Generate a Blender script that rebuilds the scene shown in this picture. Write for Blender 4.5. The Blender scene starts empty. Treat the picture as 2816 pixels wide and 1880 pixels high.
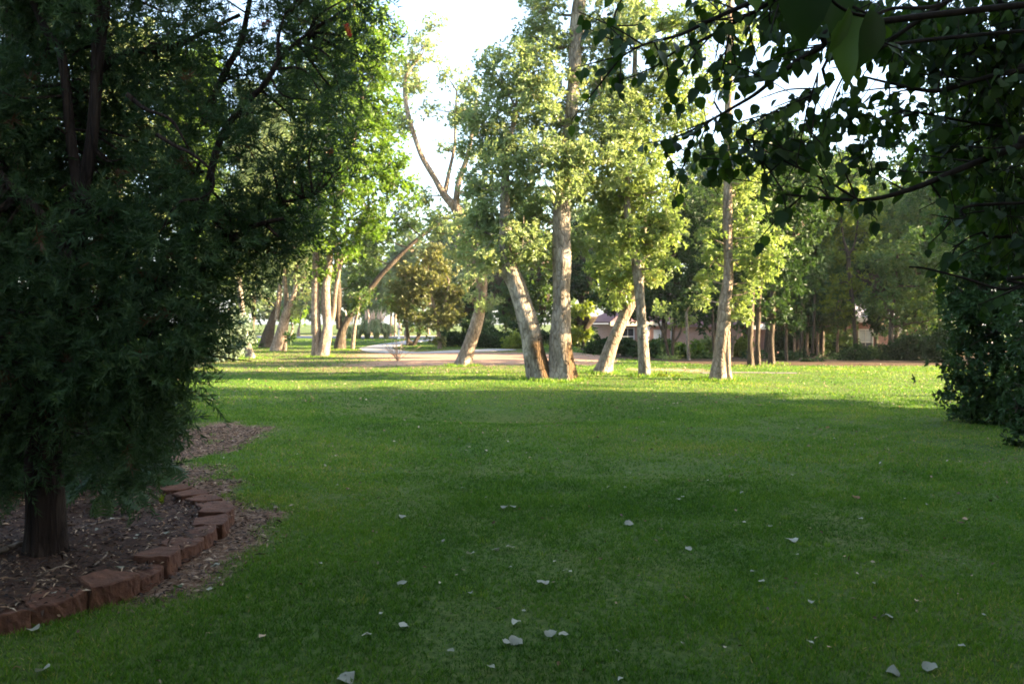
import bpy, math, random
import numpy as np
from mathutils import Vector, Matrix
R = math.radians
rng = np.random.default_rng(7)
random.seed(7)
C = bpy.context.scene.collection
sc = bpy.context.scene

# ------------------------------------------------------------------ camera, sky, sun, exposure
FPX, CX, CY, PITCH, EYE = 2283.0, 1408.0, 940.0, R(1.25), 1.5      # the photograph is 2816 px wide
cam_d = bpy.data.cameras.new('camera'); cam = bpy.data.objects.new('camera', cam_d); C.objects.link(cam)
cam.location = (0, 0, EYE); cam.rotation_euler = (R(90) - PITCH, 0, 0)
cam_d.sensor_width = 36; cam_d.lens = 36 * FPX / 2816; cam_d.clip_start = 0.05; cam_d.clip_end = 3000
sc.camera = cam
SUN_EL, SUN_AZ = R(19.5), R(95)                                   # azimuth clockwise from +Y
w = bpy.data.worlds.new('World'); sc.world = w; w.use_nodes = True
wn = w.node_tree.nodes; wl = w.node_tree.links
bg = wn['Background']
sky = wn.new('ShaderNodeTexSky'); sky.sky_type = 'NISHITA'; sky.sun_disc = False
sky.sun_elevation = SUN_EL; sky.sun_rotation = SUN_AZ; sky.air_density = 1.0; sky.dust_density = 1.6; sky.ozone_density = 1.0
ctc = wn.new('ShaderNodeTexCoord'); cmap = wn.new('ShaderNodeMapping'); cmap.inputs['Scale'].default_value = (1, 1, 2.6); wl.new(ctc.outputs['Generated'], cmap.inputs[0])
cno = wn.new('ShaderNodeTexNoise'); cno.inputs['Scale'].default_value = 2.6; cno.inputs['Detail'].default_value = 7; cno.inputs['Roughness'].default_value = .58; wl.new(cmap.outputs[0], cno.inputs['Vector'])
crp = wn.new('ShaderNodeMapRange'); crp.inputs[1].default_value = .34; crp.inputs[2].default_value = .62; crp.inputs[4].default_value = .7; wl.new(cno.outputs[0], crp.inputs[0])
cmx = wn.new('ShaderNodeMix'); cmx.data_type = 'RGBA'; wl.new(crp.outputs[0], cmx.inputs[0]); wl.new(sky.outputs[0], cmx.inputs[6]); cmx.inputs[7].default_value = (.95, 1.1, 1.28, 1)
wl.new(cmx.outputs[2], bg.inputs[0]); bg.inputs[1].default_value = 0.108
sun_d = bpy.data.lights.new('sun', 'SUN'); sun = bpy.data.objects.new('sun', sun_d); C.objects.link(sun)
sun_d.energy = 5.0; sun_d.angle = R(0.5); sun_d.color = (1.0, 0.79, 0.50)
sv = Vector((math.sin(SUN_AZ) * math.cos(SUN_EL), math.cos(SUN_AZ) * math.cos(SUN_EL), math.sin(SUN_EL)))
sun.rotation_euler = (-sv).to_track_quat('-Z', 'Y').to_euler()
sc.view_settings.view_transform = 'Standard'; sc.view_settings.look = 'None'
sc.view_settings.exposure = 3.35; sc.view_settings.gamma = 1.0
sc.render.engine = 'CYCLES'
sc.cycles.max_bounces = 7; sc.cycles.diffuse_bounces = 4; sc.cycles.transmission_bounces = 5; sc.cycles.glossy_bounces = 2
sc.cycles.filter_width = 1.8

# ------------------------------------------------------------------ helpers
def sstep(a, b, x):
    t = np.clip((x - a) / (b - a), 0, 1); return t * t * (3 - 2 * t)
def vnoise(x, y, f, seed=0):
    x = np.asarray(x, float) * f; y = np.asarray(y, float) * f
    xi = np.floor(x); yi = np.floor(y); fx = x - xi; fy = y - yi
    fx = fx * fx * (3 - 2 * fx); fy = fy * fy * (3 - 2 * fy)
    def h(a, b):
        s = np.sin(a * 127.1 + b * 311.7 + seed * 74.7) * 43758.5453
        return s - np.floor(s)
    return (h(xi, yi) * (1 - fx) + h(xi + 1, yi) * fx) * (1 - fy) + (h(xi, yi + 1) * (1 - fx) + h(xi + 1, yi + 1) * fx) * fy

def hgt(x, y):
    x = np.asarray(x, float); y = np.asarray(y, float)
    u = x / np.maximum(y, 4.0)
    h = -0.8 * sstep(29, 66, y) * sstep(0.05, 0.16, u)
    h = h + 0.05 * np.exp(-((x - 11) / 4.0) ** 2 - ((y - 25.5) / 3.0) ** 2)
    h = h + 0.10 * np.exp(-((x - 0.0) / 5.0) ** 2 - ((y - 33) / 6.0) ** 2)
    h = h - 0.20 * np.exp(-((x - 0.2) / 1.7) ** 2 - ((y - 13.6) / 0.9) ** 2)
    h = h + 0.07 * np.exp(-((x + 0.0) / 3.0) ** 2 - ((y - 12.0) / 1.1) ** 2)
    h = h + 0.07 * (vnoise(x, y, 0.22, 3) - 0.5) * sstep(4, 10, y) + 0.025 * (vnoise(x, y, 0.9, 5) - 0.5) * sstep(3, 8, y)
    return h

FWD = np.array([0, math.cos(PITCH), -math.sin(PITCH)]); UPV = np.array([0, math.sin(PITCH), math.cos(PITCH)])
def ray(px, py):
    d = np.array([1.0, 0, 0]) * (px - CX) / FPX + UPV * (CY - py) / FPX + FWD
    return d / d[1]
def W(px, py, d):                      # the point seen at a pixel of the photograph, d metres ahead
    return np.array([0, 0, EYE]) + ray(px, py) * d
def G(px, py, dz=0.0):                 # the ground point seen there
    r = ray(px, py); t = np.concatenate([np.arange(2, 60, 0.05), np.arange(60, 400, 0.5)])
    z = EYE + r[2] * t - hgt(r[0] * t, t)
    k = np.argmax(z < 0) if (z < 0).any() else len(t) - 1
    if k > 0:
        a = z[k - 1] / (z[k - 1] - z[k]); tt = t[k - 1] + a * (t[k] - t[k - 1])
    else: tt = t[0]
    p = np.array([0, 0, EYE]) + r * tt; p[2] = float(hgt(p[0], p[1])) + dz
    return p
def S(px_len, d): return px_len * d / FPX
def nrm(v): return v / np.maximum(np.linalg.norm(v, axis=-1, keepdims=True), 1e-9)
def rdir(n, r=None):
    return nrm((r or rng).normal(size=(n, 3)))

class MB:
    def __init__(s): s.V = []; s.F = []; s.A = []; s.n = 0; s.split = None
    def join(s, o):                     # faces of o get the second material
        s.split = sum(len(f) for f in s.F); s.V += o.V; s.F += [f + s.n for f in o.F]; s.A += o.A; s.n += o.n
    def add(s, V, F, a=0.5):
        V = np.asarray(V, float); s.V.append(V)
        for f in (F if isinstance(F, list) else [F]):
            f = np.asarray(f, np.int64)
            s.F.append(f + s.n); s.A.append(np.broadcast_to(np.asarray(a, float), (len(f),)) if np.ndim(a) <= 1 and (np.ndim(a) == 0 or len(a) == len(f)) else np.full(len(f), 0.5))
        s.n += len(V)
    def box(s, x0, x1, y0, y1, z0, z1, a=0.5):
        V = [(x, y, z) for z in (z0, z1) for y in (y0, y1) for x in (x0, x1)]
        s.add(V, np.array([(0, 2, 3, 1), (4, 5, 7, 6), (0, 1, 5, 4), (2, 6, 7, 3), (0, 4, 6, 2), (1, 3, 7, 5)]), a)
    def build(s, name, mat, parent=None, origin=None, smooth=False):
        V = np.concatenate(s.V)
        if origin is not None: V = V - np.asarray(origin, float)
        me = bpy.data.meshes.new(name)
        me.vertices.add(len(V)); me.vertices.foreach_set('co', V.astype(np.float32).ravel())
        tot = np.concatenate([np.full(len(f), f.shape[1], np.int64) for f in s.F])
        loops = np.concatenate([f.ravel() for f in s.F])
        me.loops.add(len(loops)); me.loops.foreach_set('vertex_index', loops.astype(np.int32))
        me.polygons.add(len(tot)); st = np.concatenate([[0], np.cumsum(tot)[:-1]])
        me.polygons.foreach_set('loop_start', st.astype(np.int32))
        at = me.attributes.new('v', 'FLOAT', 'FACE'); at.data.foreach_set('value', np.concatenate(s.A).astype(np.float32))
        me.update(calc_edges=True)
        me.polygons.foreach_set('use_smooth', np.full(len(tot), smooth))
        for m_ in (mat if isinstance(mat, (list, tuple)) else [mat]): me.materials.append(m_)
        if s.split is not None: me.polygons.foreach_set('material_index', (np.arange(len(tot)) >= s.split).astype(np.int32))
        o = bpy.data.objects.new(name, me); C.objects.link(o)
        if parent is not None: o.parent = parent
        elif origin is not None: o.location = origin
        return o

def tag(o, label=None, cat=None, group=None, kind=None):
    if label: o['label'] = label
    if cat: o['category'] = cat
    if group: o['group'] = group
    if kind: o['kind'] = kind
    return o
def thing(name, loc, label, cat, group=None, rz=0.0):
    o = bpy.data.objects.new(name, None); o.empty_display_size = 0.2; C.objects.link(o)
    o.location = loc; o.rotation_euler = (0, 0, rz)
    return tag(o, label, cat, group)

def catmull(P, n=6):
    P = np.asarray(P, float)
    if len(P) < 3: 
        t = np.linspace(0, 1, n + 1)[:, None]; return P[0] * (1 - t) + P[-1] * t
    Q = np.vstack([2 * P[0] - P[1], P, 2 * P[-1] - P[-2]]); out = []
    for i in range(1, len(Q) - 2):
        p0, p1, p2, p3 = Q[i - 1:i + 3]
        for t in np.arange(n) / n:
            out.append(0.5 * (2 * p1 + (p2 - p0) * t + (2 * p0 - 5 * p1 + 4 * p2 - p3) * t * t + (3 * p1 - p0 - 3 * p2 + p3) * t ** 3))
    out.append(P[-1]); return np.array(out)

def tube(mb, P, rad, sides=8, n=6, rough=0.0, flare=0.0, a=0.5, seed=0, lobes=0.0):
    """a limb through the points P with the given radii, lumpy by `rough`, flared at its foot"""
    X = catmull(np.column_stack([np.asarray(P, float), np.asarray(rad, float)]), n)
    P3 = X[:, :3]; r = np.maximum(X[:, 3], 0.001); m = len(P3)
    T = np.gradient(P3, axis=0); T = nrm(T)
    ref = np.array([1.0, 0, 0]) if abs(T[0][0]) < 0.8 else np.array([0, 1.0, 0])
    V = []
    L = np.concatenate([[0], np.cumsum(np.linalg.norm(np.diff(P3, axis=0), axis=1))])
    ang = np.linspace(0, 2 * np.pi, sides, endpoint=False)
    ph = rng.uniform(0, 6.28, 6)
    for i in range(m):
        b1 = ref - T[i] * ref.dot(T[i]); b1 = b1 / np.linalg.norm(b1); b2 = np.cross(T[i], b1); ref = b1
        rr = r[i] * (1 + rough * (0.5 * np.sin(2 * ang + ph[0] + L[i] * 1.3) + 0.5 * np.sin(3 * ang + ph[1] - L[i] * 2.1) + 0.35 * np.sin(5 * ang + ph[2] + L[i] * 5) + 0.6 * np.sin(L[i] * 3.1 + ph[3])))
        if flare:
            e = np.exp(-L[i] / (1.6 * r[0] + 1e-6)); rr = rr * (1 + flare * e * (0.6 + 0.5 * np.sin(5 * ang + ph[4]) + 0.35 * np.sin(3 * ang + ph[5])))
        V.append(P3[i] + (np.cos(ang) * rr)[:, None] * b1 + (np.sin(ang) * rr)[:, None] * b2)
    V = np.concatenate(V)
    i = np.arange(m - 1)[:, None] * sides; j = np.arange(sides)[None]; k = (j + 1) % sides
    F = np.stack([i + j, i + k, i + sides + k, i + sides + j], -1).reshape(-1, 4)
    mb.add(V, [F], a)
    cap = np.array([[(m - 1) * sides + q for q in range(sides)]])
    mb.F.append(cap + (mb.n - len(V))); mb.A.append(np.full(1, 0.5))

# leaf templates: x along the leaf, y across, z along its normal
def tmpl(V, F): return np.array(V, float), [np.array(f) for f in F]
T_FAR = tmpl([(0, 0, 0), (.45, -.5, .10), (1, 0, -.08), (.45, .5, .10)], [[(0, 1, 2, 3)]])
T_MID = tmpl([(0, 0, 0), (.3, -.46, .08), (.68, -.40, .06), (1, 0, -.1), (.68, .40, .06), (.3, .46, .08)], [[(0, 1, 2, 3), (0, 3, 4, 5)]])
T_NEEDLE = tmpl([(0, 0, 0), (.35, -.5, 0.0), (1, 0, -.06), (.35, .5, 0.0)], [[(0, 1, 2, 3)]])
def _pear():
    st = [0, .10, .28, .48, .68, .86, 1.0]; wd = [0, .34, .49, .48, .36, .17, 0]
    V = []; droop = lambda t: -.16 * t * t
    for t in st: V.append((t, 0, droop(t)))
    base = len(st)
    for t, wv in zip(st[1:-1], wd[1:-1]): V += [(t - .02, -wv, droop(t) + .16 * wv + .02 * math.sin(9 * t)), (t - .02, wv, droop(t) + .16 * wv - .02 * math.sin(8 * t))]
    quads = []; tris = []
    for s in (0, 1):
        q = [base + 2 * i + s for i in range(5)]
        t0 = (0, q[0], 1) if s == 0 else (0, 1, q[0]); tris.append(t0)
        for i in range(4): quads.append((i + 1, q[i], q[i + 1], i + 2) if s == 0 else (i + 1, i + 2, q[i + 1], q[i]))
        tris.append((5, q[4], 6) if s == 0 else (5, 6, q[4]))
    return tmpl(V, [quads, tris])
T_PEAR = _pear()
def scatter(mb, T, P, D, N, L, Wd, a):
    Tv, Tf = T; n = len(P)
    if n == 0: return
    D = nrm(D); N = N - D * (N * D).sum(1, keepdims=True); N = nrm(N); Sd = np.cross(N, D)
    L = np.broadcast_to(np.asarray(L, float), (n,)); Wd = np.broadcast_to(np.asarray(Wd, float), (n,)); a = np.broadcast_to(np.asarray(a, float), (n,))
    V = P[:, None] + Tv[None, :, 0:1] * (L[:, None, None] * D[:, None]) + Tv[None, :, 1:2] * (Wd[:, None, None] * Sd[:, None]) + Tv[None, :, 2:3] * (L[:, None, None] * N[:, None])
    k = len(Tv); off = (np.arange(n) * k)[:, None, None]
    V = V.reshape(-1, 3); mb.V.append(V)
    for f in Tf:
        F = (off + f[None]).reshape(-1, f.shape[1]); mb.F.append(F + mb.n); mb.A.append(np.repeat(a, len(f)))
    mb.n += len(V)

def foliage(mb, blobs, clump=0.22, dens=1.0, ros=8, per=7, L=0.11, Wd=0.04, T=T_FAR, spread=(35, 85), up=0.45, shell=0.5, flat=0.75):
    """leaf rosettes in clumps through a set of ellipsoids (centre, radii); returns clump centres"""
    out = []
    for c, r in blobs:
        c = np.asarray(c); r = np.asarray(r, float); rm = r.mean()
        nc = max(4, int(dens * 4.0 * (rm / clump) ** 2))
        u = rdir(nc); rad = (0.25 + 0.75 * rng.random(nc) ** shell) * rng.uniform(0.75, 1.22, nc)
        K = c + u * rad[:, None] * r
        out.append(K); cv = rng.random(nc)
        csz = rng.uniform(0.6, 1.35, nc)
        n = nc * ros; ci = np.repeat(np.arange(nc), ros)
        Rp = K[ci] + rng.normal(size=(n, 3)) * (clump * 0.55 * csz[ci])[:, None] * np.array([1, 1, flat])
        ax = nrm((Rp - c) / r * 0.7 + rng.normal(size=(n, 3)) * 0.55 + np.array([0, 0, up]))
        m = n * per; ri = np.repeat(np.arange(n), per)
        A = ax[ri]; pr = rdir(m); pr = nrm(pr - A * (pr * A).sum(1, keepdims=True))
        th = np.radians(rng.uniform(spread[0], spread[1], m))
        D = A * np.cos(th)[:, None] + pr * np.sin(th)[:, None]; D[:, 2] -= 0.15
        N = A + 0.35 * rng.normal(size=(m, 3))
        s = rng.uniform(0.65, 1.2, m)
        scatter(mb, T, Rp[ri] + D * 0.01, D, N, L * s, Wd * s, np.clip(0.5 * cv[ci][ri] + 0.5 * rng.random(m), 0, 1))
    return np.concatenate(out) if out else np.zeros((0, 3))

# ------------------------------------------------------------------ materials
def new_mat(name):
    m = bpy.data.materials.new(name); m.use_nodes = True; nt = m.node_tree
    return m, nt, nt.nodes['Principled BSDF'], nt.nodes['Material Output']
def nd(nt, t, **kw):
    n = nt.nodes.new(t)
    for k, v in kw.items():
        if k in n.inputs: n.inputs[k].default_value = v
        else: setattr(n, k, v)
    return n
def ramp(nt, fac, stops):
    r = nt.nodes.new('ShaderNodeValToRGB'); e = r.color_ramp.elements
    while len(e) < len(stops): e.new(0.5)
    for el, (p, c) in zip(e, stops): el.position = p; el.color = (*c, 1)
    nt.links.new(fac, r.inputs[0]); return r
def noise(nt, scale, detail=4, rough=0.6, vec=None):
    n = nd(nt, 'ShaderNodeTexNoise'); n.inputs['Scale'].default_value = scale; n.inputs['Detail'].default_value = detail; n.inputs['Roughness'].default_value = rough
    if vec is not None: nt.links.new(vec, n.inputs['Vector'])
    return n
def mixc(nt, fac, a, b, mode='MIX'):
    m = nt.nodes.new('ShaderNodeMix'); m.data_type = 'RGBA'; m.blend_type = mode
    for sock, v in ((m.inputs[0], fac), (m.inputs[6], a), (m.inputs[7], b)):
        if hasattr(v, 'is_linked') or isinstance(v, bpy.types.NodeSocket): nt.links.new(v, sock)
        elif isinstance(v, (int, float)): sock.default_value = v
        else: sock.default_value = (*v, 1)
    return m.outputs[2]

def leaf_mat(name, stops, trans=0.35, tcol=None, rough=0.45, spec=0.4, nscale=0.6, tint=None):
    m, nt, b, out = new_mat(name)
    at = nd(nt, 'ShaderNodeAttribute', attribute_name='v')
    r = ramp(nt, at.outputs['Fac'], stops)
    col = r.outputs[0]
    if tint:
        tc = nd(nt, 'ShaderNodeTexCoord'); n = noise(nt, nscale, 2, 0.5, tc.outputs['Object'])
        f = ramp(nt, n.outputs[0], [(0.42, (0, 0, 0)), (0.6, (1, 1, 1))])
        col = mixc(nt, f.outputs[0], col, mixc(nt, 0.55, col, tint))
    nt.links.new(col, b.inputs['Base Color'])
    b.inputs['Roughness'].default_value = rough; b.inputs['Specular IOR Level'].default_value = spec
    tr = nd(nt, 'ShaderNodeBsdfTranslucent'); tm = mixc(nt, 1.0, col, tcol or (1.3, 1.35, 0.7), 'MULTIPLY')
    nt.links.new(tm, tr.inputs[0])
    mx = nd(nt, 'ShaderNodeMixShader'); mx.inputs[0].default_value = trans
    nt.links.new(b.outputs[0], mx.inputs[1]); nt.links.new(tr.outputs[0], mx.inputs[2]); nt.links.new(mx.outputs[0], out.inputs[0])
    return m

def bark_mat(name, c1, c2, c3, zs=0.35, scale=9, bump=0.9, stain=None):
    m, nt, b, out = new_mat(name)
    tc = nd(nt, 'ShaderNodeTexCoord'); mp = nd(nt, 'ShaderNodeMapping'); mp.inputs['Scale'].default_value = (1, 1, zs)
    nt.links.new(tc.outputs['Object'], mp.inputs[0])
    n1 = noise(nt, scale, 8, 0.68, mp.outputs[0]); r = ramp(nt, n1.outputs[0], [(0.3, c1), (0.5, c2), (0.72, c3)])
    n2 = noise(nt, 1.7, 5, 0.6, tc.outputs['Object']); f2 = ramp(nt, n2.outputs[0], [(0.52, (0, 0, 0)), (0.62, (1, 1, 1))])
    col = mixc(nt, f2.outputs[0], r.outputs[0], mixc(nt, 0.45, r.outputs[0], tuple(min(1, x * 1.5) for x in c3)))
    vo = nd(nt, 'ShaderNodeTexVoronoi', feature='DISTANCE_TO_EDGE'); vo.inputs['Scale'].default_value = scale * 1.2
    nt.links.new(mp.outputs[0], vo.inputs['Vector'])
    cr = ramp(nt, vo.outputs[0], [(0.0, (0.35, 0.33, 0.3)), (0.12, (1, 1, 1))])
    col = mixc(nt, 0.6, col, mixc(nt, 1.0, col, cr.outputs[0], 'MULTIPLY'))
    if stain:                           # an algae and damp stain with its own ragged edge on the lower trunk
        sx = nd(nt, 'ShaderNodeSeparateXYZ'); nt.links.new(tc.outputs['Object'], sx.inputs[0])
        ns = noise(nt, 3.0, 6, 0.7, mp.outputs[0])
        e = nd(nt, 'ShaderNodeMath', operation='MULTIPLY_ADD'); nt.links.new(ns.outputs[0], e.inputs[0]); e.inputs[1].default_value = 0.35
        k = nd(nt, 'ShaderNodeMath', operation='MULTIPLY'); nt.links.new(sx.outputs[2], k.inputs[0]); k.inputs[1].default_value = stain[1]
        k2 = nd(nt, 'ShaderNodeMath', operation='ADD'); nt.links.new(k.outputs[0], k2.inputs[0]); nt.links.new(sx.outputs[0], k2.inputs[1])
        nt.links.new(k2.outputs[0], e.inputs[2])
        f = ramp(nt, e.outputs[0], [(0.0, (0, 0, 0)), (1.0, (0, 0, 0))])
        f = nd(nt, 'ShaderNodeMapRange'); nt.links.new(e.outputs[0], f.inputs[0])
        f.inputs[1].default_value = stain[0] + 0.12; f.inputs[2].default_value = stain[0] + 0.28
        top = nd(nt, 'ShaderNodeMapRange'); z2 = nd(nt, 'ShaderNodeMath', operation='MULTIPLY_ADD')
        nt.links.new(ns.outputs[0], z2.inputs[0]); z2.inputs[1].default_value = 0.5; nt.links.new(sx.outputs[2], z2.inputs[2]); nt.links.new(z2.outputs[0], top.inputs[0])
        top.inputs[1].default_value = stain[2] + 0.45; top.inputs[2].default_value = stain[2] + 0.15
        ff = nd(nt, 'ShaderNodeMath', operation='MULTIPLY'); nt.links.new(f.outputs[0], ff.inputs[0]); nt.links.new(top.outputs[0], ff.inputs[1])
        st = ramp(nt, n1.outputs[0], [(0.3, (0.03, 0.02, 0.012)), (0.65, (0.12, 0.07, 0.032))])
        col = mixc(nt, ff.outputs[0], col, st.outputs[0])
    nt.links.new(col, b.inputs['Base Color']); b.inputs['Roughness'].default_value = 0.9; b.inputs['Specular IOR Level'].default_value = 0.2
    ad = nd(nt, 'ShaderNodeMath', operation='ADD'); nt.links.new(n1.outputs[0], ad.inputs[0])
    mu = nd(nt, 'ShaderNodeMath', operation='MULTIPLY'); nt.links.new(cr.outputs[0], mu.inputs[0]); mu.inputs[1].default_value = 0.5; nt.links.new(mu.outputs[0], ad.inputs[1])
    bp = nd(nt, 'ShaderNodeBump'); bp.inputs['Strength'].default_value = bump; bp.inputs['Distance'].default_value = 0.06
    nt.links.new(ad.outputs[0], bp.inputs['Height']); nt.links.new(bp.outputs[0], b.inputs['Normal'])
    return m

def flat_mat(name, c1, c2, scale=6, rough=0.8, bump=0.0, detail=6, spec=0.3):
    m, nt, b, out = new_mat(name)
    tc = nd(nt, 'ShaderNodeTexCoord'); n = noise(nt, scale, detail, 0.65, tc.outputs['Object'])
    r = ramp(nt, n.outputs[0], [(0.3, c1), (0.7, c2)]); nt.links.new(r.outputs[0], b.inputs['Base Color'])
    b.inputs['Roughness'].default_value = rough; b.inputs['Specular IOR Level'].default_value = spec
    if bump:
        bp = nd(nt, 'ShaderNodeBump'); bp.inputs['Strength'].default_value = bump; bp.inputs['Distance'].default_value = 0.02
        nt.links.new(n.outputs[0], bp.inputs['Height']); nt.links.new(bp.outputs[0], b.inputs['Normal'])
    return m
def vcol_mat(name, stops, rough=0.8, trans=0.0):
    if trans: return leaf_mat(name, stops, trans, (1.1, 1.1, 0.9), rough, 0.25)
    m, nt, b, out = new_mat(name); at = nd(nt, 'ShaderNodeAttribute', attribute_name='v')
    r = ramp(nt, at.outputs['Fac'], stops); nt.links.new(r.outputs[0], b.inputs['Base Color']); b.inputs['Roughness'].default_value = rough
    return m

M = {}
M['leaf_grey'] = leaf_mat('leaf_grey_green', [(0, (.14, .20, .085)), (.5, (.21, .265, .115)), (.85, (.30, .34, .16)), (1, (.38, .32, .10))], .48, (1.25, 1.3, .8), rough=.36, spec=.5)
M['leaf_gold'] = leaf_mat('leaf_yellow_green', [(0, (.125, .185, .06)), (.5, (.20, .26, .09)), (.9, (.30, .335, .13)), (1, (.40, .32, .09))], .5, (1.25, 1.3, .7), rough=.42, spec=.45)
M['leaf_olive'] = leaf_mat('leaf_olive', [(0, (.07, .085, .022)), (.5, (.125, .135, .04)), (.9, (.20, .19, .06)), (1, (.26, .20, .06))], .35)
M['leaf_bright'] = leaf_mat('leaf_bright_green', [(0, (.06, .125, .014)), (.5, (.115, .20, .022)), (1, (.20, .28, .035))], .55, (1.25, 1.3, .5))
M['leaf_mid'] = leaf_mat('leaf_mid_green', [(0, (.04, .085, .022)), (.5, (.075, .13, .034)), (1, (.15, .19, .045))], .45)
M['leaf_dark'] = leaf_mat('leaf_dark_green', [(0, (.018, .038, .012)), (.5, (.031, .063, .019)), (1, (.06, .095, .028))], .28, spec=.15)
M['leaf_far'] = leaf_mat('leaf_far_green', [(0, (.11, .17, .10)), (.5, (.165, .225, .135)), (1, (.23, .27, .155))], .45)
M['leaf_yellow'] = leaf_mat('leaf_lime', [(0, (.08, .12, .015)), (.5, (.16, .21, .025)), (1, (.26, .30, .05))], .5, (1.2, 1.2, .5))
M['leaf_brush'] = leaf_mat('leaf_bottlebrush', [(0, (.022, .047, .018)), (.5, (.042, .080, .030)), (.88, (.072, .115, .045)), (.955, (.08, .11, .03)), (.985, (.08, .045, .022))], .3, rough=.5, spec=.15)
M['leaf_pear'] = leaf_mat('leaf_broad_dark', [(0, (.013, .030, .007)), (.6, (.025, .052, .011)), (1, (.065, .105, .02))], .36, (1.4, 1.6, .45), rough=.5, spec=.22)
M['leaf_pale'] = leaf_mat('leaf_silver', [(0, (.10, .15, .10)), (.5, (.15, .20, .14)), (1, (.22, .27, .18))], .25)
M['grass'] = leaf_mat('grass_blades', [(0, (.030, .084, .008)), (.4, (.082, .185, .013)), (.75, (.16, .25, .026)), (.93, (.29, .26, .07)), (1, (.36, .29, .13))], .38, (1.25, 1.25, .6), rough=.55, spec=.25)
M['pampas'] = leaf_mat('pampas_blades', [(0, (.10, .14, .05)), (.6, (.20, .25, .09)), (1, (.34, .34, .16))], .4, (1.1, 1.1, .8))
M['plume'] = flat_mat('pampas_plume', (.42, .28, .20), (.62, .46, .36), 8, .9)
M['bark_pale'] = bark_mat('bark_pale_grey', (.095, .075, .055), (.21, .175, .135), (.34, .295, .24))
M['bark_stain'] = bark_mat('bark_stained', (.095, .075, .055), (.21, .175, .135), (.34, .295, .24), stain=(-0.05, 0.33, 1.05))
M['bark_stain_edge'] = bark_mat('bark_stained_edge', (.095, .075, .055), (.21, .175, .135), (.34, .295, .24), stain=(0.62, 0.06, 1.0))
M['bark_tan'] = bark_mat('bark_tan', (.12, .085, .06), (.24, .18, .13), (.36, .285, .215))
M['bark_dark'] = bark_mat('bark_dark', (.035, .026, .018), (.075, .055, .038), (.13, .10, .07), .2, 12)
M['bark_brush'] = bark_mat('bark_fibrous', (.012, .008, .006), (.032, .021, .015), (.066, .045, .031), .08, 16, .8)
M['twig'] = flat_mat('twig_bark', (.010, .008, .006), (.028, .021, .015), 20, .9, spec=.1)
M['concrete'] = flat_mat('path_concrete', (.28, .25, .24), (.38, .345, .325), 1.5, .85, .1)
M['asphalt'] = flat_mat('road_asphalt', (.20, .19, .19), (.27, .255, .25), .5, .9)
M['block'] = flat_mat('edging_block', (.06, .025, .014), (.155, .068, .036), 14, .92, .9, 10)
M['mulch'] = flat_mat('bed_mulch', (.022, .010, .005), (.085, .038, .017), 22, .95, .9, 10)
M['chips'] = vcol_mat('bark_chips', [(0, (.02, .010, .005)), (.6, (.09, .045, .022)), (.85, (.28, .165, .085)), (1, (.46, .34, .22))], .85)
M['brick_pink'] = None
M['fallen'] = vcol_mat('fallen_pale', [(0, (.21, .215, .15)), (1, (.43, .41, .31))], .6, .25)
M['fallen_brown'] = vcol_mat('fallen_brown', [(0, (.07, .035, .02)), (1, (.22, .11, .05))], .7, .15)
M['fallen_tan'] = vcol_mat('fallen_tan', [(0, (.35, .22, .12)), (1, (.55, .40, .27))], .7, .15)
M['flower'] = vcol_mat('red_flower', [(0, (.35, .02, .02)), (1, (.60, .05, .05))], .6, .2)
M['white'] = flat_mat('white_paint', (.72, .71, .68), (.82, .81, .78), 3, .5)
M['cream'] = flat_mat('cream_paint', (.58, .52, .40), (.68, .62, .50), 3, .6)
M['glass'] = flat_mat('window_glass', (.02, .025, .03), (.05, .06, .065), 2, .08, spec=.8)
M['blind'] = flat_mat('window_blind', (.42, .40, .33), (.52, .50, .42), 3, .6)
M['red_paint'] = flat_mat('red_paint', (.45, .08, .06), (.5, .1, .08), 3, .5)

def brick_mat(name, c1, c2, mortar):
    m, nt, b, out = new_mat(name); tc = nd(nt, 'ShaderNodeTexCoord')
    sx = nd(nt, 'ShaderNodeSeparateXYZ'); nt.links.new(tc.outputs['Object'], sx.inputs[0])
    ad = nd(nt, 'ShaderNodeMath', operation='ADD'); nt.links.new(sx.outputs[0], ad.inputs[0]); nt.links.new(sx.outputs[1], ad.inputs[1])
    cx = nd(nt, 'ShaderNodeCombineXYZ'); nt.links.new(ad.outputs[0], cx.inputs[0]); nt.links.new(sx.outputs[2], cx.inputs[1])
    br = nd(nt, 'ShaderNodeTexBrick'); nt.links.new(cx.outputs[0], br.inputs['Vector'])
    br.inputs['Color1'].default_value = (*c1, 1); br.inputs['Color2'].default_value = (*c2, 1); br.inputs['Mortar'].default_value = (*mortar, 1)
    br.inputs['Scale'].default_value = 1; br.inputs['Brick Width'].default_value = .22; br.inputs['Row Height'].default_value = .075; br.inputs['Mortar Size'].default_value = .008
    nt.links.new(br.outputs[0], b.inputs['Base Color']); b.inputs['Roughness'].default_value = .9
    return m
M['brick_pink'] = brick_mat('brick_pink', (.42, .20, .15), (.50, .26, .20), (.55, .45, .40))
M['brick_brown'] = brick_mat('brick_brown', (.26, .10, .06), (.34, .15, .09), (.35, .28, .22))
M['roof_red'] = flat_mat('roof_shingle_red', (.20, .10, .10), (.32, .18, .18), 5, .9, .3)
M['roof_grey'] = flat_mat('roof_shingle_grey', (.30, .28, .31), (.44, .42, .46), 5, .9, .3)

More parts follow.
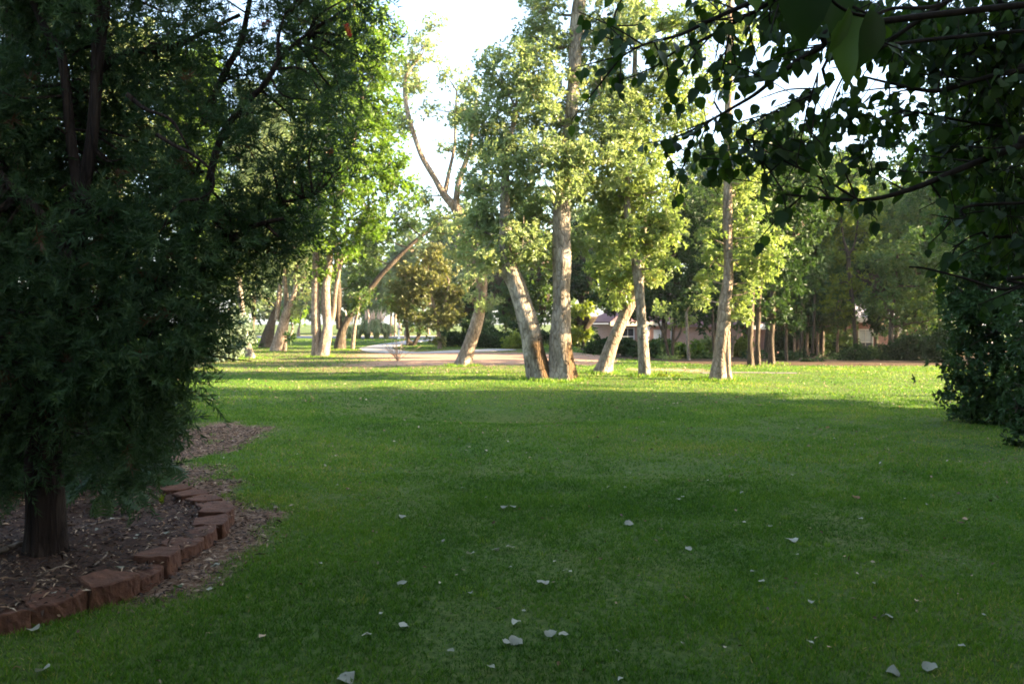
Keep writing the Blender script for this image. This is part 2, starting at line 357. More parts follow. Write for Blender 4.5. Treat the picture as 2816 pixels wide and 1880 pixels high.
# ------------------------------------------------------------------ the ground and its zones
BLK = [(-110, 1765), (20, 1738), (160, 1700), (318, 1655), (418, 1605), (485, 1562), (540, 1520), (595, 1484), (630, 1448), (622, 1418), (588, 1395), (545, 1378), (492, 1362)]
BLKP = np.array([G(*p) for p in BLK]); BLKC = catmull(BLKP, 8)[:, :2]
BED = np.vstack([BLKC, [G(455, 1310)[:2], G(425, 1230)[:2], G(405, 1150)[:2], (-6.4, 13.5), (-12, 13.5), (-12, 2.5), (-4, 2.5)]])
def inside(poly, x, y):
    x = np.asarray(x); y = np.asarray(y); r = np.zeros(x.shape, bool); n = len(poly); j = n - 1
    for i in range(n):
        xi, yi = poly[i]; xj, yj = poly[j]
        if yi != yj:
            c = ((yi > y) != (yj > y)) & (x < (xj - xi) * (y - yi) / (yj - yi) + xi); r ^= c
        j = i
    return r
PATHS = [[G(1190, 934), G(1150, 937), G(1110, 943), G(1065, 950), G(1035, 957), G(1040, 963), G(1085, 969), G(1150, 971), G(1260, 967), G(1380, 961)],
         [G(1930, 1026), G(2010, 1024.5), G(2090, 1025), G(2190, 1026)]]
PATHS = [catmull(np.array(p), 8) for p in PATHS]
def path_dist(x, y):
    d = np.full(np.shape(x), 1e9)
    for P, hw in zip(PATHS, (1.25, 0.35)):
        for p in P[::2]: d = np.minimum(d, np.hypot(x - p[0], y - p[1]) / hw)
    return d
DIRT = [(G(478, 1215), 0.95, 1.7), (G(470, 1320), 0.55, 1.0), (G(640, 1435), 0.34, 0.5), (G(575, 1515), .22, .4), (G(540, 1340), .42, .7)]
EDGE = catmull(np.vstack([BLKC[30::4], [G(455, 1310)[:2], G(425, 1230)[:2], G(405, 1150)[:2]]]), 3)
def zones(x, y):
    x = np.asarray(x, float); y = np.asarray(y, float); u = x / np.maximum(y, 3)
    n = vnoise(x, y, 0.6, 1) * 0.6 + vnoise(x, y, 2.3, 2) * 0.4
    yb = np.interp(u, [.06, .085, .12, .2, .27, .33, .6], [90, 49, 40, 31.5, 28.4, 29.0, 29.5])
    mulch = sstep(-0.6, 0.6, y - yb + (n - .5) * 1.2) * sstep(.055, .08, u) * (1 - sstep(75, 95, y))
    sand = sstep(28.5, 31, y + (n - .5) * 6 + 14 * np.maximum(0, -u - .06) ) * (1 - sstep(40, 46, y + (n - .5) * 5)) * sstep(-.24, -.10, u + (n - .5) * .1) * (1 - sstep(.10, .145, u + (n - .5) * .05))
    strip = np.exp(-((y - (26.5 - 10 * np.maximum(0, u - .18))) / 1.1) ** 2) * sstep(.12, .16, u) * (1 - sstep(.22, .26, u)) * .8
    sand = np.clip(np.maximum(sand * (.75 + .7 * vnoise(x, y, .35, 51)) , strip) * (1 - mulch), 0, 1)
    leafy = sstep(23.5, 27, y + (n - .5) * 5) * (1 - sstep(.0, .06, u)) * (1 - sstep(44, 60, y)) * (.35 + .5 * n)
    bare = np.zeros_like(x)
    e = np.full(x.shape, 9.0)
    near = (x > -7) & (x < 0) & (y > 3) & (y < 15)
    if near.any():
        q_ = np.full(int(near.sum()), 9.0)
        for p_ in EDGE: q_ = np.minimum(q_, np.hypot(x[near] - p_[0], y[near] - p_[1]))
        e[near] = q_
    bare = np.maximum(bare, 1 - sstep(.10, .55, e + (n - .5) * .5))
    for c, rx, ry in DIRT:
        q = ((x - c[0]) / rx) ** 2 + ((y - c[1]) / ry) ** 2
        bare = np.maximum(bare, 1 - sstep(.2, 1.5, q + (n - .5) * 1.6 + (vnoise(x, y, 6.0, 8) - .5) * .7))
    return sand, mulch, bare, np.clip(leafy, 0, 1)

def axis(lo, hi, fine, n, c):
    t = np.linspace(np.arcsinh((lo - c) / fine), np.arcsinh((hi - c) / fine), n); return c + np.sinh(t) * fine
gx = axis(-700, 700, 5.0, 420, 0.0); gy = axis(-200, 1500, 6.0, 520, 6.0)
XX, YY = np.meshgrid(gx, gy)
ZZ = hgt(XX, YY); sd, ml, br_, lf = zones(XX, YY)
ZZ = ZZ - 0.03 * inside(BED, XX, YY)
m, nt, b, out = new_mat('lawn')
tc = nd(nt, 'ShaderNodeTexCoord')
n1 = noise(nt, 0.55, 6, .62, tc.outputs['Object']); n2 = noise(nt, 22, 6, .7, tc.outputs['Object']); n3 = noise(nt, 4, 5, .6, tc.outputs['Object'])
g1 = ramp(nt, n2.outputs[0], [(.3, (.022, .040, .010)), (.5, (.060, .092, .022)), (.7, (.12, .135, .045))])
g2 = ramp(nt, n1.outputs[0], [(.35, (.85, 1.0, .8)), (.65, (1.35, 1.15, 1.1))])
col = mixc(nt, 1.0, g1.outputs[0], g2.outputs[0], 'MULTIPLY')
def attr(nm):
    a = nd(nt, 'ShaderNodeAttribute', attribute_name=nm); return a.outputs['Fac']
def edge(nm):
    a = attr(nm); ad = nd(nt, 'ShaderNodeMath', operation='MULTIPLY_ADD'); nt.links.new(n3.outputs[0], ad.inputs[0]); ad.inputs[1].default_value = .9; nt.links.new(a, ad.inputs[2])
    mr = nd(nt, 'ShaderNodeMapRange'); nt.links.new(ad.outputs[0], mr.inputs[0]); mr.inputs[1].default_value = .62; mr.inputs[2].default_value = 1.25
    return mr.outputs[0]
sandc = ramp(nt, n2.outputs[0], [(.32, (.19, .10, .06)), (.5, (.34, .22, .155)), (.68, (.50, .37, .29))])
straw = ramp(nt, n3.outputs[0], [(.40, (0, 0, 0)), (.62, (1, 1, 1))])
sandc2 = mixc(nt, straw.outputs[0], sandc.outputs[0], mixc(nt, .6, sandc.outputs[0], (.30, .14, .07)))
litc = ramp(nt, n2.outputs[0], [(.3, (.06, .035, .02)), (.55, (.19, .13, .075)), (.72, (.36, .28, .18))])
mulc = ramp(nt, n2.outputs[0], [(.3, (.025, .017, .010)), (.5, (.07, .045, .026)), (.72, (.16, .10, .055))])
dirc = ramp(nt, n2.outputs[0], [(.3, (.045, .025, .014)), (.5, (.15, .085, .048)), (.68, (.34, .25, .185))])
lm = nd(nt, 'ShaderNodeMath', operation='MULTIPLY'); nt.links.new(edge('leafy'), lm.inputs[0]); lm.inputs[1].default_value = .7
col = mixc(nt, lm.outputs[0], col, litc.outputs[0])
col = mixc(nt, edge('sand'), col, sandc2)
col = mixc(nt, edge('mulch'), col, mulc.outputs[0])
col = mixc(nt, edge('bare'), col, dirc.outputs[0])
nt.links.new(col, b.inputs['Base Color']); b.inputs['Roughness'].default_value = .95; b.inputs['Specular IOR Level'].default_value = .1
bp = nd(nt, 'ShaderNodeBump'); bp.inputs['Strength'].default_value = .8; bp.inputs['Distance'].default_value = .03
nt.links.new(n2.outputs[0], bp.inputs['Height']); nt.links.new(bp.outputs[0], b.inputs['Normal'])
M['lawn'] = m
mb = MB(); ny, nx = XX.shape
idx = np.arange(ny * nx).reshape(ny, nx)
mb.add(np.column_stack([XX.ravel(), YY.ravel(), ZZ.ravel()]), [np.stack([idx[:-1, :-1], idx[:-1, 1:], idx[1:, 1:], idx[1:, :-1]], -1).reshape(-1, 4)])
lawn = mb.build('ground', M['lawn'], smooth=True); tag(lawn, 'mown green lawn with bare sandy patches', 'lawn', kind='structure')
for nm, arr in (('sand', sd), ('mulch', ml), ('bare', br_), ('leafy', lf)):
    a = lawn.data.attributes.new(nm, 'FLOAT', 'POINT'); a.data.foreach_set('value', arr.ravel().astype(np.float32))

def ribbon(name, P, half, mat, dz, label, cat, thick=0.05):
    T = nrm(np.gradient(P[:, :2], axis=0)); Nn = np.column_stack([-T[:, 1], T[:, 0]]); mb = MB(); rows = []
    offs = np.array([-half, -half, -half * .33, half * .33, half, half]); dzs = np.array([-.1, dz, dz + .005, dz + .005, dz, -.1])
    for o_, z_ in zip(offs, dzs):
        q = P[:, :2] + Nn * o_; rows.append(np.column_stack([q, hgt(q[:, 0], q[:, 1]) + z_]))
    V = np.stack(rows, 1).reshape(-1, 3); k = len(offs); n = len(P)
    i = np.arange(n - 1)[:, None] * k + np.arange(k - 1)[None]
    mb.add(V, [np.stack([i, i + k, i + k + 1, i + 1], -1).reshape(-1, 4)])
    return tag(mb.build(name, mat, smooth=False), label, cat, kind='structure')
ribbon('path', PATHS[0], .95, M['concrete'], .035, 'pale concrete path curving from the road', 'path')
ribbon('path', PATHS[1], 0.2, flat_mat('shaded_path_grey', (.12, .10, .09), (.2, .17, .15), 3, .95), .012, 'narrow grey path strip behind the right lawn', 'path')  # grey darkened to stand for the shade lying on this strip
rx = np.linspace(-140, 90, 60); ribbon('road', np.column_stack([rx, 92 + rx * .02, rx * 0]), 7.5, M['asphalt'], .05, 'grey road crossing beyond the trees', 'road')
rx2 = np.linspace(-140, 90, 60); ribbon('road_verge', np.column_stack([rx2, 103 + rx2 * .02, rx2 * 0]), 2.5, flat_mat('verge_sand', (.40, .30, .22), (.55, .44, .34), 2, .95), .03, 'sandy strip along the far road edge', 'verge')

# mulch bed inside the edging
mb = MB(); bx_ = np.linspace(-12, -0.9, 160); by_ = np.linspace(2.5, 13.5, 160); BX, BY = np.meshgrid(bx_, by_)
ins = inside(BED, BX, BY); BZ = hgt(BX, BY) + .035 + .05 * vnoise(BX, BY, 1.8, 9) + .025 * vnoise(BX, BY, 7, 11)
idx = np.arange(BX.size).reshape(BX.shape); q = np.stack([idx[:-1, :-1], idx[:-1, 1:], idx[1:, 1:], idx[1:, :-1]], -1).reshape(-1, 4)
ok = ins.ravel()[q].all(1); mb.add(np.column_stack([BX.ravel(), BY.ravel(), BZ.ravel()]), [q[ok]])
tag(mb.build('mulch_bed', M['mulch'], smooth=True), 'dark mulch bed inside the red edging', 'mulch bed', kind='structure')
def bedz(x, y): return hgt(x, y) + .035 + .05 * vnoise(x, y, 1.8, 9) + .025 * vnoise(x, y, 7, 11)
# bark chips, leaf scraps and twigs lying in it
mb = MB(); n = 60000; x = rng.uniform(-6.5, -.7, n); y = rng.uniform(3.2, 12, n)
sdz, mz, bz_, lz = zones(x, y); bed = inside(BED, x, y)
k = bed | (rng.random(n) < bz_ * .95); x, y, bed = x[k], y[k], bed[k]; n = len(x)
P = np.column_stack([x, y, np.where(bed, bedz(x, y), hgt(x, y)) + rng.uniform(0, .02, n)])
D = np.column_stack([rng.normal(size=(n, 2)), rng.normal(size=n) * .18]); N = np.column_stack([rng.normal(size=(n, 2)) * .4, np.ones(n)])
Lc = rng.uniform(.015, .075, n) * np.where(rng.random(n) < .05, 2.2, 1)
scatter(mb, T_FAR, P, D, N, Lc, rng.uniform(.005, .018, n), rng.random(n) ** 1.6)
tag(mb.build('bark_mulch', M['chips']), 'brown bark chips and leaf scraps covering the bed', 'mulch', kind='stuff')

# ------------------------------------------------------------------ grass
def grass_patch(mb, n, y0, y1, hgtb, wid, blades):
    y = np.sqrt(rng.uniform(y0 ** 2, y1 ** 2, n)); x = rng.uniform(-.68, .68, n) * y
    s_, m_, b_, l_ = zones(x, y)
    keep = (rng.random(n) > np.clip(s_ * 1.05 + m_ * 1.1 + b_ * 1.15 + l_ * .45, 0, 1)) & ~inside(BED, x, y) & (path_dist(x, y) > 1.05)
    dens = vnoise(x, y, .7, 21) * .5 + vnoise(x, y, 3.2, 22) * .5
    keep &= (rng.random(n) < (.12 + 1.55 * dens)) & (rng.random(n) < np.clip((y - y0 + .02) / (.22 * y0), 0, 1) if y0 > 4 else True) & (rng.random(n) < np.clip((y1 - y) / (.2 * y1), 0, 1))
    x, y, dens = x[keep], y[keep], dens[keep]; n = len(x)
    i = np.repeat(np.arange(n), blades); k = len(i)
    sp = .35 * hgtb
    P = np.column_stack([x[i] + rng.normal(size=k) * sp, y[i] + rng.normal(size=k) * sp, np.zeros(k)]); P[:, 2] = hgt(P[:, 0], P[:, 1]) - .004
    D = np.column_stack([rng.normal(size=(k, 2)) * .55, np.full(k, 1.0)]); N = np.column_stack([rng.normal(size=(k, 2)), rng.normal(size=k) * .3])
    patch = vnoise(x, y, .5, 31)
    patch = .6 * patch + .4 * vnoise(x, y, 2.1, 33); a = np.clip(-.02 + .8 * patch[i] + rng.normal(size=k) * .2 + (rng.random(k) < .04) * .4, 0, 1)
    s = rng.uniform(.5, 1.3, k) * (.5 + 1.0 * dens[i])
    scatter(mb, T_NEEDLE, P, D, N, hgtb * s, wid * rng.uniform(.7, 1.2, k), a)
mb = MB()
grass_patch(mb, 150000, 3.2, 8.6, .027, .0046, 3)
grass_patch(mb, 140000, 6.6, 16.5, .033, .0075, 3)
grass_patch(mb, 140000, 12.5, 32, .042, .013, 2)
grass_patch(mb, 110000, 24, 68, .05, .028, 2)
grass_patch(mb, 40000, 58, 100, .07, .06, 2)
n = 620; ty = np.sqrt(rng.uniform(3.3 ** 2, 17 ** 2, n)); tx = rng.uniform(-.66, .66, n) * ty; k = ~inside(BED, tx, ty); tx, ty = tx[k], ty[k]; i = np.repeat(np.arange(len(tx)), 16); k = len(i)
x = tx[i] + rng.normal(size=k) * .022; y = ty[i] + rng.normal(size=k) * .022; dd_ = np.column_stack([(x - tx[i]) * 14, (y - ty[i]) * 14, np.ones(k)]) + rng.normal(size=(k, 3)) * .25
scatter(mb, T_NEEDLE, np.column_stack([x, y, hgt(x, y) - .005]), dd_, rng.normal(size=(k, 3)), rng.uniform(.03, .065, k), .006, np.clip(rng.random(len(tx))[i] * .75 + rng.normal(size=k) * .08, 0, 1))
for bx0, by0, rad_, nn in [(*G(px, py)[:2], rr, nn_) for px, py, rr, nn_ in [(1490, 1044, .5, 260), (1545, 1047, .55, 300), (1770, 1035, .3, 240), (1656, 1027, .35, 200), (1980, 1045, .5, 300), (1272, 1006, .45, 260), (880, 981, .6, 300), (935, 962, .7, 200), (969, 963, .4, 120), (728, 959, .6, 160), (760, 968, .7, 200), (690, 986, .6, 160), (2075, 1008, .6, 120), (2122, 1001, .5, 100)]]:
    k = nn * 2; an = rng.uniform(0, 6.28, k); q = rad_ * (.75 + np.abs(rng.normal(size=k)) * .35); x = bx0 + np.cos(an) * q; y = by0 + np.sin(an) * q
    scatter(mb, T_NEEDLE, np.column_stack([x, y, hgt(x, y) - .005]), np.column_stack([rng.normal(size=(k, 2)) * .45, np.ones(k)]), np.column_stack([rng.normal(size=(k, 2)), np.zeros(k)]), rng.uniform(.05, .15, k), .02, np.clip(rng.normal(size=k) * .2 + .55, 0, 1))
tag(mb.build('grass', M['grass']), 'short mown green grass of the lawn', 'grass', kind='stuff')

# ------------------------------------------------------------------ trees
def blobs_px(bl, d0):
    """(px, py, radius px[, extra depth[, vertical radius px]]) -> ellipsoids in the world"""
    out = []
    for q in bl:
        px, py, r = q[:3]; dd = q[3] if len(q) > 3 else rng.uniform(-.5, .5) * S(r, d0) * 1.3
        d = d0 + dd; rw = S(r, d); rz = S(q[4], d) if len(q) > 4 else rw * .92
        out.append((W(px, py, d), np.array([rw, rw, rz])))
    return out
def stem_pts(st, d0, sink=0.12):
    P = []; r = []
    for i, q in enumerate(st):
        px, py, rr = q[:3]; dd = q[3] if len(q) > 3 else 0
        P.append(W(px, py, d0 + dd)); r.append(S(rr, d0) if rr > 1.5 else rr)
    return np.array(P), np.array(r)

def tree(name, label, cat, stems, blobs, leaf, bark, L=0.11, Wd=0.042, d0=None, clump=.24, dens=1.0, ros=9, per=7, group=None, twigs=5,
         split_trunks=False, flare=.35, rough=.09, barks=None, T=T_FAR, up=.45, shell=.5, limb_r=.05):
    """stems: lists of (px, py, half width px[, extra depth]); the first starts at the foot"""
    b0 = G(*stems[0][0][:2])
    if d0 is None: d0 = b0[1]
    else: b0 = W(*stems[0][0][:2], d0); b0[2] = hgt(b0[0], b0[1])
    root = thing(name, b0, label, cat, group)
    SP = []; groups = []
    for si, st in enumerate(stems):
        P, r = stem_pts(st, d0)
        grounded = si == 0 or split_trunks or (len(st[0]) > 4 and st[0][4] == 'g') or abs(P[0][2] - hgt(P[0][0], P[0][1])) < .35
        if grounded:
            P[0][2] = hgt(P[0][0], P[0][1]) - .12
        SP.append(catmull(P, 8)); groups.append((P, r, grounded))
    mbs = [MB()]
    for si, (P, r, g) in enumerate(groups):
        if split_trunks and si: mbs.append(MB())
        tube(mbs[-1], P, r, 16 if r[0] > .12 else 8, 8, rough, flare if g else 0)
    for k, t in enumerate(mbs):
        t.build('trunk', M[(barks or [bark] * 9)[k]], root, b0, True)
    B = blobs_px(blobs, d0); allp = np.concatenate(SP)
    mc = MB(); K = foliage(mc, B, clump, dens * 1.08, ros, per, L * 1.08, Wd * 1.12, T, up=up, shell=shell)
    mt = MB()
    for c, r in B:
        cand = allp[allp[:, 2] < c[2] + .1]
        if not len(cand): cand = allp
        s = cand[np.argmin(np.linalg.norm(cand - c, axis=1) + .25 * np.abs(cand[:, 2] - (c[2] - r[2] * .8)))]
        mid = s * .45 + c * .55 + rng.normal(size=3) * .12 * r - np.array([0, 0, .1 * r[2]])
        lr = min(limb_r * (r.mean() / .8) ** .5, .06 + .2 * limb_r)
        tube(mt, [s, mid, c], [lr, lr * .65, lr * .3], 5, 4, .08)
        for _ in range(twigs):
            u = rdir(1)[0]; e = c + u * r * .95; tube(mt, [c + u * r * .05, c + u * r * .5 + np.array([0, 0, .05 * r[2]]), e], [lr * .35, lr * .22, .006], 4, 3, .1)
    if B:
        mc.join(mt); mc.build('crown', [M[leaf], M[bark]], root, b0)
    return root

# H: the big double trunk in the middle
tree('broadleaf_tree', 'biggest tree, two pale thick trunks in a V with brown stained foot', 'tree',
     [[(1492, 1044, 33), (1472, 980, 29), (1450, 880, 27), (1418, 780, 27), (1400, 738, 26), (1393, 690, 20), (1388, 560, 13, -.2), (1395, 430, 9, -.2), (1420, 300, 6)],
      [(1545, 1046, 37), (1540, 940, 28), (1543, 840, 26), (1546, 700, 25), (1543, 600, 24), (1548, 520, 20), (1560, 420, 18), (1572, 300, 17), (1582, 150, 18), (1588, 60, 18), (1600, -120, 14), (1590, -500, 8)]],
     [(1370, 620, 95), (1440, 650, 70, -.4), (1330, 700, 62), (1415, 700, 48, .6), (1470, 590, 75, .8), (1310, 620, 60), (1385, 300, 100), (1450, 205, 100), (1335, 400, 80), (1485, 110, 80), (1500, 20, 70),
      (1425, 430, 85), (1300, 330, 45), (1510, 340, 75, .9), (1355, 185, 50), (1400, 510, 85), (1490, 440, 75, -.9), (1640, 130, 105), (1655, 280, 115), (1640, 420, 110), (1605, 520, 70, .9), (1720, 50, 90),
      (1560, 430, 60, -1.0), (1585, 680, 48, 1.2), (1500, 280, 60, -1), (1540, 500, 55, -.9), (1700, 380, 70), (1480, -120, 120), (1680, -120, 150), (1300, 500, 50), (1500, 700, 55, 1.2)],
     'leaf_grey', 'bark_pale', L=.12, Wd=.046, split_trunks=True, barks=['bark_stain', 'bark_stain_edge'], flare=.5, dens=.95)
# J and I
tree('broadleaf_tree', 'slim straight pale trunk with golden leafy crown, just right of the double trunk', 'tree',
     [[(1772, 1034, 15.5), (1768, 940, 15), (1758, 800, 13), (1742, 690, 11), (1728, 600, 9), (1724, 520, 8), (1735, 400, 7), (1745, 200, 6), (1750, -60, 5)]],
     [(1780, 540, 75, .7), (1700, 590, 70, .6), (1800, 630, 65), (1700, 690, 52, -.5), (1835, 600, 45), (1850, 650, 34), (1790, 700, 45, .8), (1830, 720, 38), (1690, 530, 60), (1730, 460, 80), (1790, 420, 65), (1740, 360, 75),
      (1850, 180, 80), (1870, 320, 75), (1780, 270, 80), (1860, 520, 30), (1795, 760, 30, .5), (1690, 250, 60), (1800, 90, 70), (1730, 620, 40, -.8), (1900, 60, 60)],
     'leaf_gold', 'bark_pale', L=.125, Wd=.048, dens=.9)
tree('broadleaf_tree', 'pale trunk leaning right behind the slim straight trunk', 'tree',
     [[(1656, 1026, 24), (1674, 975, 18), (1700, 905, 17), (1730, 840, 16), (1752, 790, 14), (1765, 700, 11), (1770, 560, 8), (1765, 430, 5)]],
     [(1680, 770, 42), (1710, 800, 30), (1655, 720, 42), (1740, 740, 48), (1660, 650, 55), (1640, 600, 45), (1690, 830, 18), (1760, 650, 60), (1720, 540, 60)],
     'leaf_gold', 'bark_tan', L=.125, Wd=.048, flare=.5)
# K
tree('broadleaf_tree', 'tall pale trunk with fluted flaring foot and golden tufts of leaves, rightmost on lawn', 'tree',
     [[(1978, 1044, 26), (1981, 1010, 23), (1986, 930, 18), (1993, 840, 16), (2002, 760, 14), (2001, 640, 13), (2002, 500, 12), (2003, 350, 11), (2006, 150, 10), (2008, -60, 9), (2005, -400, 5)],
      [(2006, 1042, 8, -.1), (2001, 1000, 9, -.1), (1999, 930, 9, -.05), (2003, 850, 6)]],
     [(2045, 650, 52, .5), (2085, 700, 48), (1965, 715, 34, .6), (2095, 765, 38), (2060, 590, 40), (1950, 650, 30), (2125, 640, 28), (2025, 520, 42, .7), (2065, 800, 30), (1980, 560, 30, .7), (2060, 480, 45), (2140, 700, 22),
      (1950, 770, 28, .8), (2030, 830, 20), (2045, 870, 20), (1960, 420, 35), (2050, 380, 45), (1975, 220, 40), (2045, 100, 60), (1960, 60, 60), (1940, 820, 22, .8), (2020, 720, 30, .8)],
     'leaf_gold', 'bark_tan', L=.125, Wd=.048, flare=.35, dens=1.0, ros=9)
# G
tree('broadleaf_tree', 'leaning grey tree whose trunk curves left and forks high against the sky', 'tree',
     [[(1272, 1004, 25), (1290, 950, 18), (1310, 890, 17), (1322, 830, 16), (1324, 770, 15), (1305, 690, 15), (1275, 620, 15), (1255, 575, 14), (1225, 540, 11), (1195, 490, 8), (1160, 430, 7), (1135, 360, 6.5), (1117, 290, 6), (1114, 220, 5), (1135, 180, 3)],
      [(1252, 570, 10), (1262, 500, 8), (1285, 430, 6), (1300, 350, 5), (1310, 260, 4)], [(1222, 538, 7), (1236, 470, 5), (1250, 400, 4), (1252, 330, 3), (1256, 250, 2.5)]],
     [(1165, 130, 42), (1120, 180, 42), (1195, 75, 26), (1150, 235, 40), (1290, 235, 42), (1262, 320, 42), (1300, 430, 38), (1305, 520, 38), (1345, 520, 40), (1190, 300, 25), (1215, 600, 30), (1185, 640, 36), (1310, 770, 26, -.8),
      (1345, 720, 38), (1265, 690, 40), (1285, 300, 40), (1230, 410, 24), (1330, 640, 46), (1110, 330, 30), (1300, 820, 22, -.7), (1345, 830, 20), (1225, 210, 25), (1180, 540, 26), (1260, 620, 34, -1)],
     'leaf_grey', 'bark_tan', L=.13, Wd=.05, dens=.85, clump=.27, flare=.3)
# C: bright green crown, forked trunks
tree('broadleaf_tree', 'thick tan trunk forking low, under a tall bright green crown', 'tree',
     [[(872, 980, 14), (871, 920, 13), (868, 860, 11), (868, 770, 10), (872, 600, 8), (905, 350, 6), (930, 120, 3)], [(888, 980, 15), (897, 920, 16), (900, 890, 12), (896, 820, 12), (900, 760, 10), (930, 560, 8), (985, 330, 5), (1000, 150, 3)],
      [(905, 900, 8, .1), (917, 860, 7, .1), (925, 790, 5, .1), (960, 600, 4)]],
     [(965, 120, 110), (1010, 250, 110), (930, 300, 110), (1060, 330, 70), (1000, 400, 110), (1070, 450, 65), (1090, 530, 50), (965, 520, 105), (1020, 600, 68), (900, 450, 110), (885, 650, 85), (945, 680, 45), (1045, 90, 60), (900, 50, 110),
      (1125, 500, 30), (880, 755, 34), (905, 735, 34), (840, 560, 100), (1040, 180, 70), (980, -60, 130), (850, 200, 120), (1030, 620, 36)],
     'leaf_bright', 'bark_tan', L=.15, Wd=.075, clump=.36, dens=1.0, flare=.25)
# D
tree('broadleaf_tree', 'forked dark trunk with one long limb slanting far to the right over the path', 'tree',
     [[(934, 960, 14), (938, 920, 12), (950, 890, 10), (972, 855, 8.5), (1005, 812, 8), (1045, 760, 7), (1090, 712, 6.5), (1140, 665, 5.5), (1190, 627, 4), (1232, 598, 2.5)], [(934, 905, 9), (931, 860, 8), (930, 800, 8), (925, 700, 7), (915, 560, 4)]],
     [(1060, 640, 55, 2.0), (1110, 605, 45, 2.0), (1150, 565, 34, 1.6), (1000, 760, 45, 1.6), (1020, 700, 45, 2.0), (975, 785, 34, 1.4), (985, 830, 22, 1.2), (1190, 590, 22, 1.0), (960, 700, 55, 1.5), (1010, 650, 55, 2.2)],
     'leaf_mid', 'bark_dark', L=.17, Wd=.075, clump=.42, flare=.3)
tree('young_tree', 'thin lit trunk standing alone beside the slanting limb', 'tree',
     [[(969, 962, 6), (972, 930, 5), (977, 890, 4.5), (985, 850, 3.5), (990, 800, 2.5)]], [(985, 850, 22), (1000, 815, 26), (975, 815, 20)], 'leaf_mid', 'bark_tan', L=.17, Wd=.07, clump=.35)
# A, B behind the bottlebrush
tree('broadleaf_tree', 'dark shaded trunk leaning right, leftmost of the far cluster', 'tree',
     [[(728, 958, 17), (738, 920, 14), (752, 870, 10), (765, 830, 8), (775, 700, 6), (770, 500, 4)]], [(700, 760, 60), (650, 700, 80), (720, 640, 80), (790, 560, 80), (690, 540, 100), (650, 800, 50), (760, 760, 30), (780, 420, 110)], 'leaf_grey', 'bark_dark', L=.17, Wd=.07, clump=.42)
tree('broadleaf_tree', 'leaning multi stemmed tree with orange lit bark and a leafy sprout at its foot', 'tree',
     [[(755, 967, 13), (770, 920, 12), (785, 870, 12), (800, 830, 8), (812, 790, 6), (815, 700, 5), (820, 560, 4)], [(777, 962, 9, .5), (785, 900, 8, .4), (788, 840, 7, .3), (783, 760, 5), (782, 640, 4)], [(762, 880, 6), (765, 830, 6), (770, 780, 4)]],
     [(830, 760, 44), (850, 700, 50), (790, 690, 50), (835, 820, 26), (760, 720, 46), (830, 600, 75), (840, 470, 90), (810, 330, 110), (870, 250, 90), (815, 860, 18), (720, 820, 24)], 'leaf_grey', 'bark_tan', L=.17, Wd=.07, clump=.42)
mb = MB(); c0 = W(797, 926, 36)
n = 90; D = rdir(n); D[:, 2] = D[:, 2] * .7 - .1
scatter(mb, T_MID, np.tile(c0, (n, 1)) + D * .05, D, rdir(n), rng.uniform(.2, .34, n), .05, rng.random(n))
tube(mb, [c0 + (-.2, 0, .25), c0 + (-.12, 0, .1), c0], [.03, .03, .02], 5)
tag(mb.build('leaf_sprout', M['leaf_dark'], None, c0), 'dark spiky leaf tuft on the leaning orange barked trunk', 'leaf sprout')
# stumps and low trunks half hidden at the left edge of the lawn
tree('broadleaf_tree', 'pale flared trunk foot half hidden behind grey green leaves', 'tree',
     [[(690, 984, 15), (682, 955, 10), (672, 900, 8), (660, 800, 7), (650, 650, 5)], [(640, 984, 9, .3, 'g'), (636, 940, 6), (630, 850, 5)]], [(650, 640, 70), (620, 720, 60)], 'leaf_grey', 'bark_pale', L=.16, Wd=.07, clump=.4, flare=.25)
tree('shrub', 'grey green shrub with rounded leaves in front of the pale trunk foot', 'shrub',
     [[(640, 995, 2), (635, 960, 2), (630, 920, 2)], [(638, 995, 2), (660, 950, 2), (672, 925, 2)]], [(610, 900, 50), (650, 930, 38), (600, 960, 45), (655, 890, 36), (560, 930, 60), (640, 965, 26), (680, 925, 16), (560, 870, 50)], 'leaf_pale', 'twig', L=.13, Wd=.07, T=T_MID, clump=.25, dens=.9)
# F: golden round tree by the path and its neighbour
tree('round_tree', 'rounded golden green tree standing by the path', 'tree',
     [[(1210, 959, 6), (1206, 920, 5), (1200, 880, 5), (1190, 830, 4), (1170, 760, 3)], [(1201, 890, 3), (1225, 830, 3), (1235, 770, 2)]],
     [(1180, 765, 40), (1222, 820, 46), (1150, 800, 42), (1110, 840, 38), (1240, 872, 32), (1195, 880, 36), (1170, 715, 28), (1255, 800, 26), (1222, 735, 26), (1145, 880, 24), (1190, 690, 22), (1255, 850, 22), (1135, 760, 34), (1200, 930, 14), (1095, 800, 26)],
     'leaf_olive', 'bark_tan', L=.2, Wd=.085, clump=.42, ros=10, dens=1.3)
tree('small_tree', 'small dark V shaped double stem in the grass by the path', 'tree',
     [[(1124, 950, 6), (1121, 915, 5), (1115, 880, 5), (1108, 830, 3)], [(1132, 950, 6), (1150, 925, 5), (1158, 890, 3), (1165, 840, 2)], [(1120, 951, 5), (1128, 944, 8), (1138, 951, 5)]],
     [(1100, 810, 36), (1080, 835, 28), (1120, 850, 24), (1160, 880, 20), (1150, 900, 16)], 'leaf_mid', 'bark_dark', L=.19, Wd=.085, clump=.42)

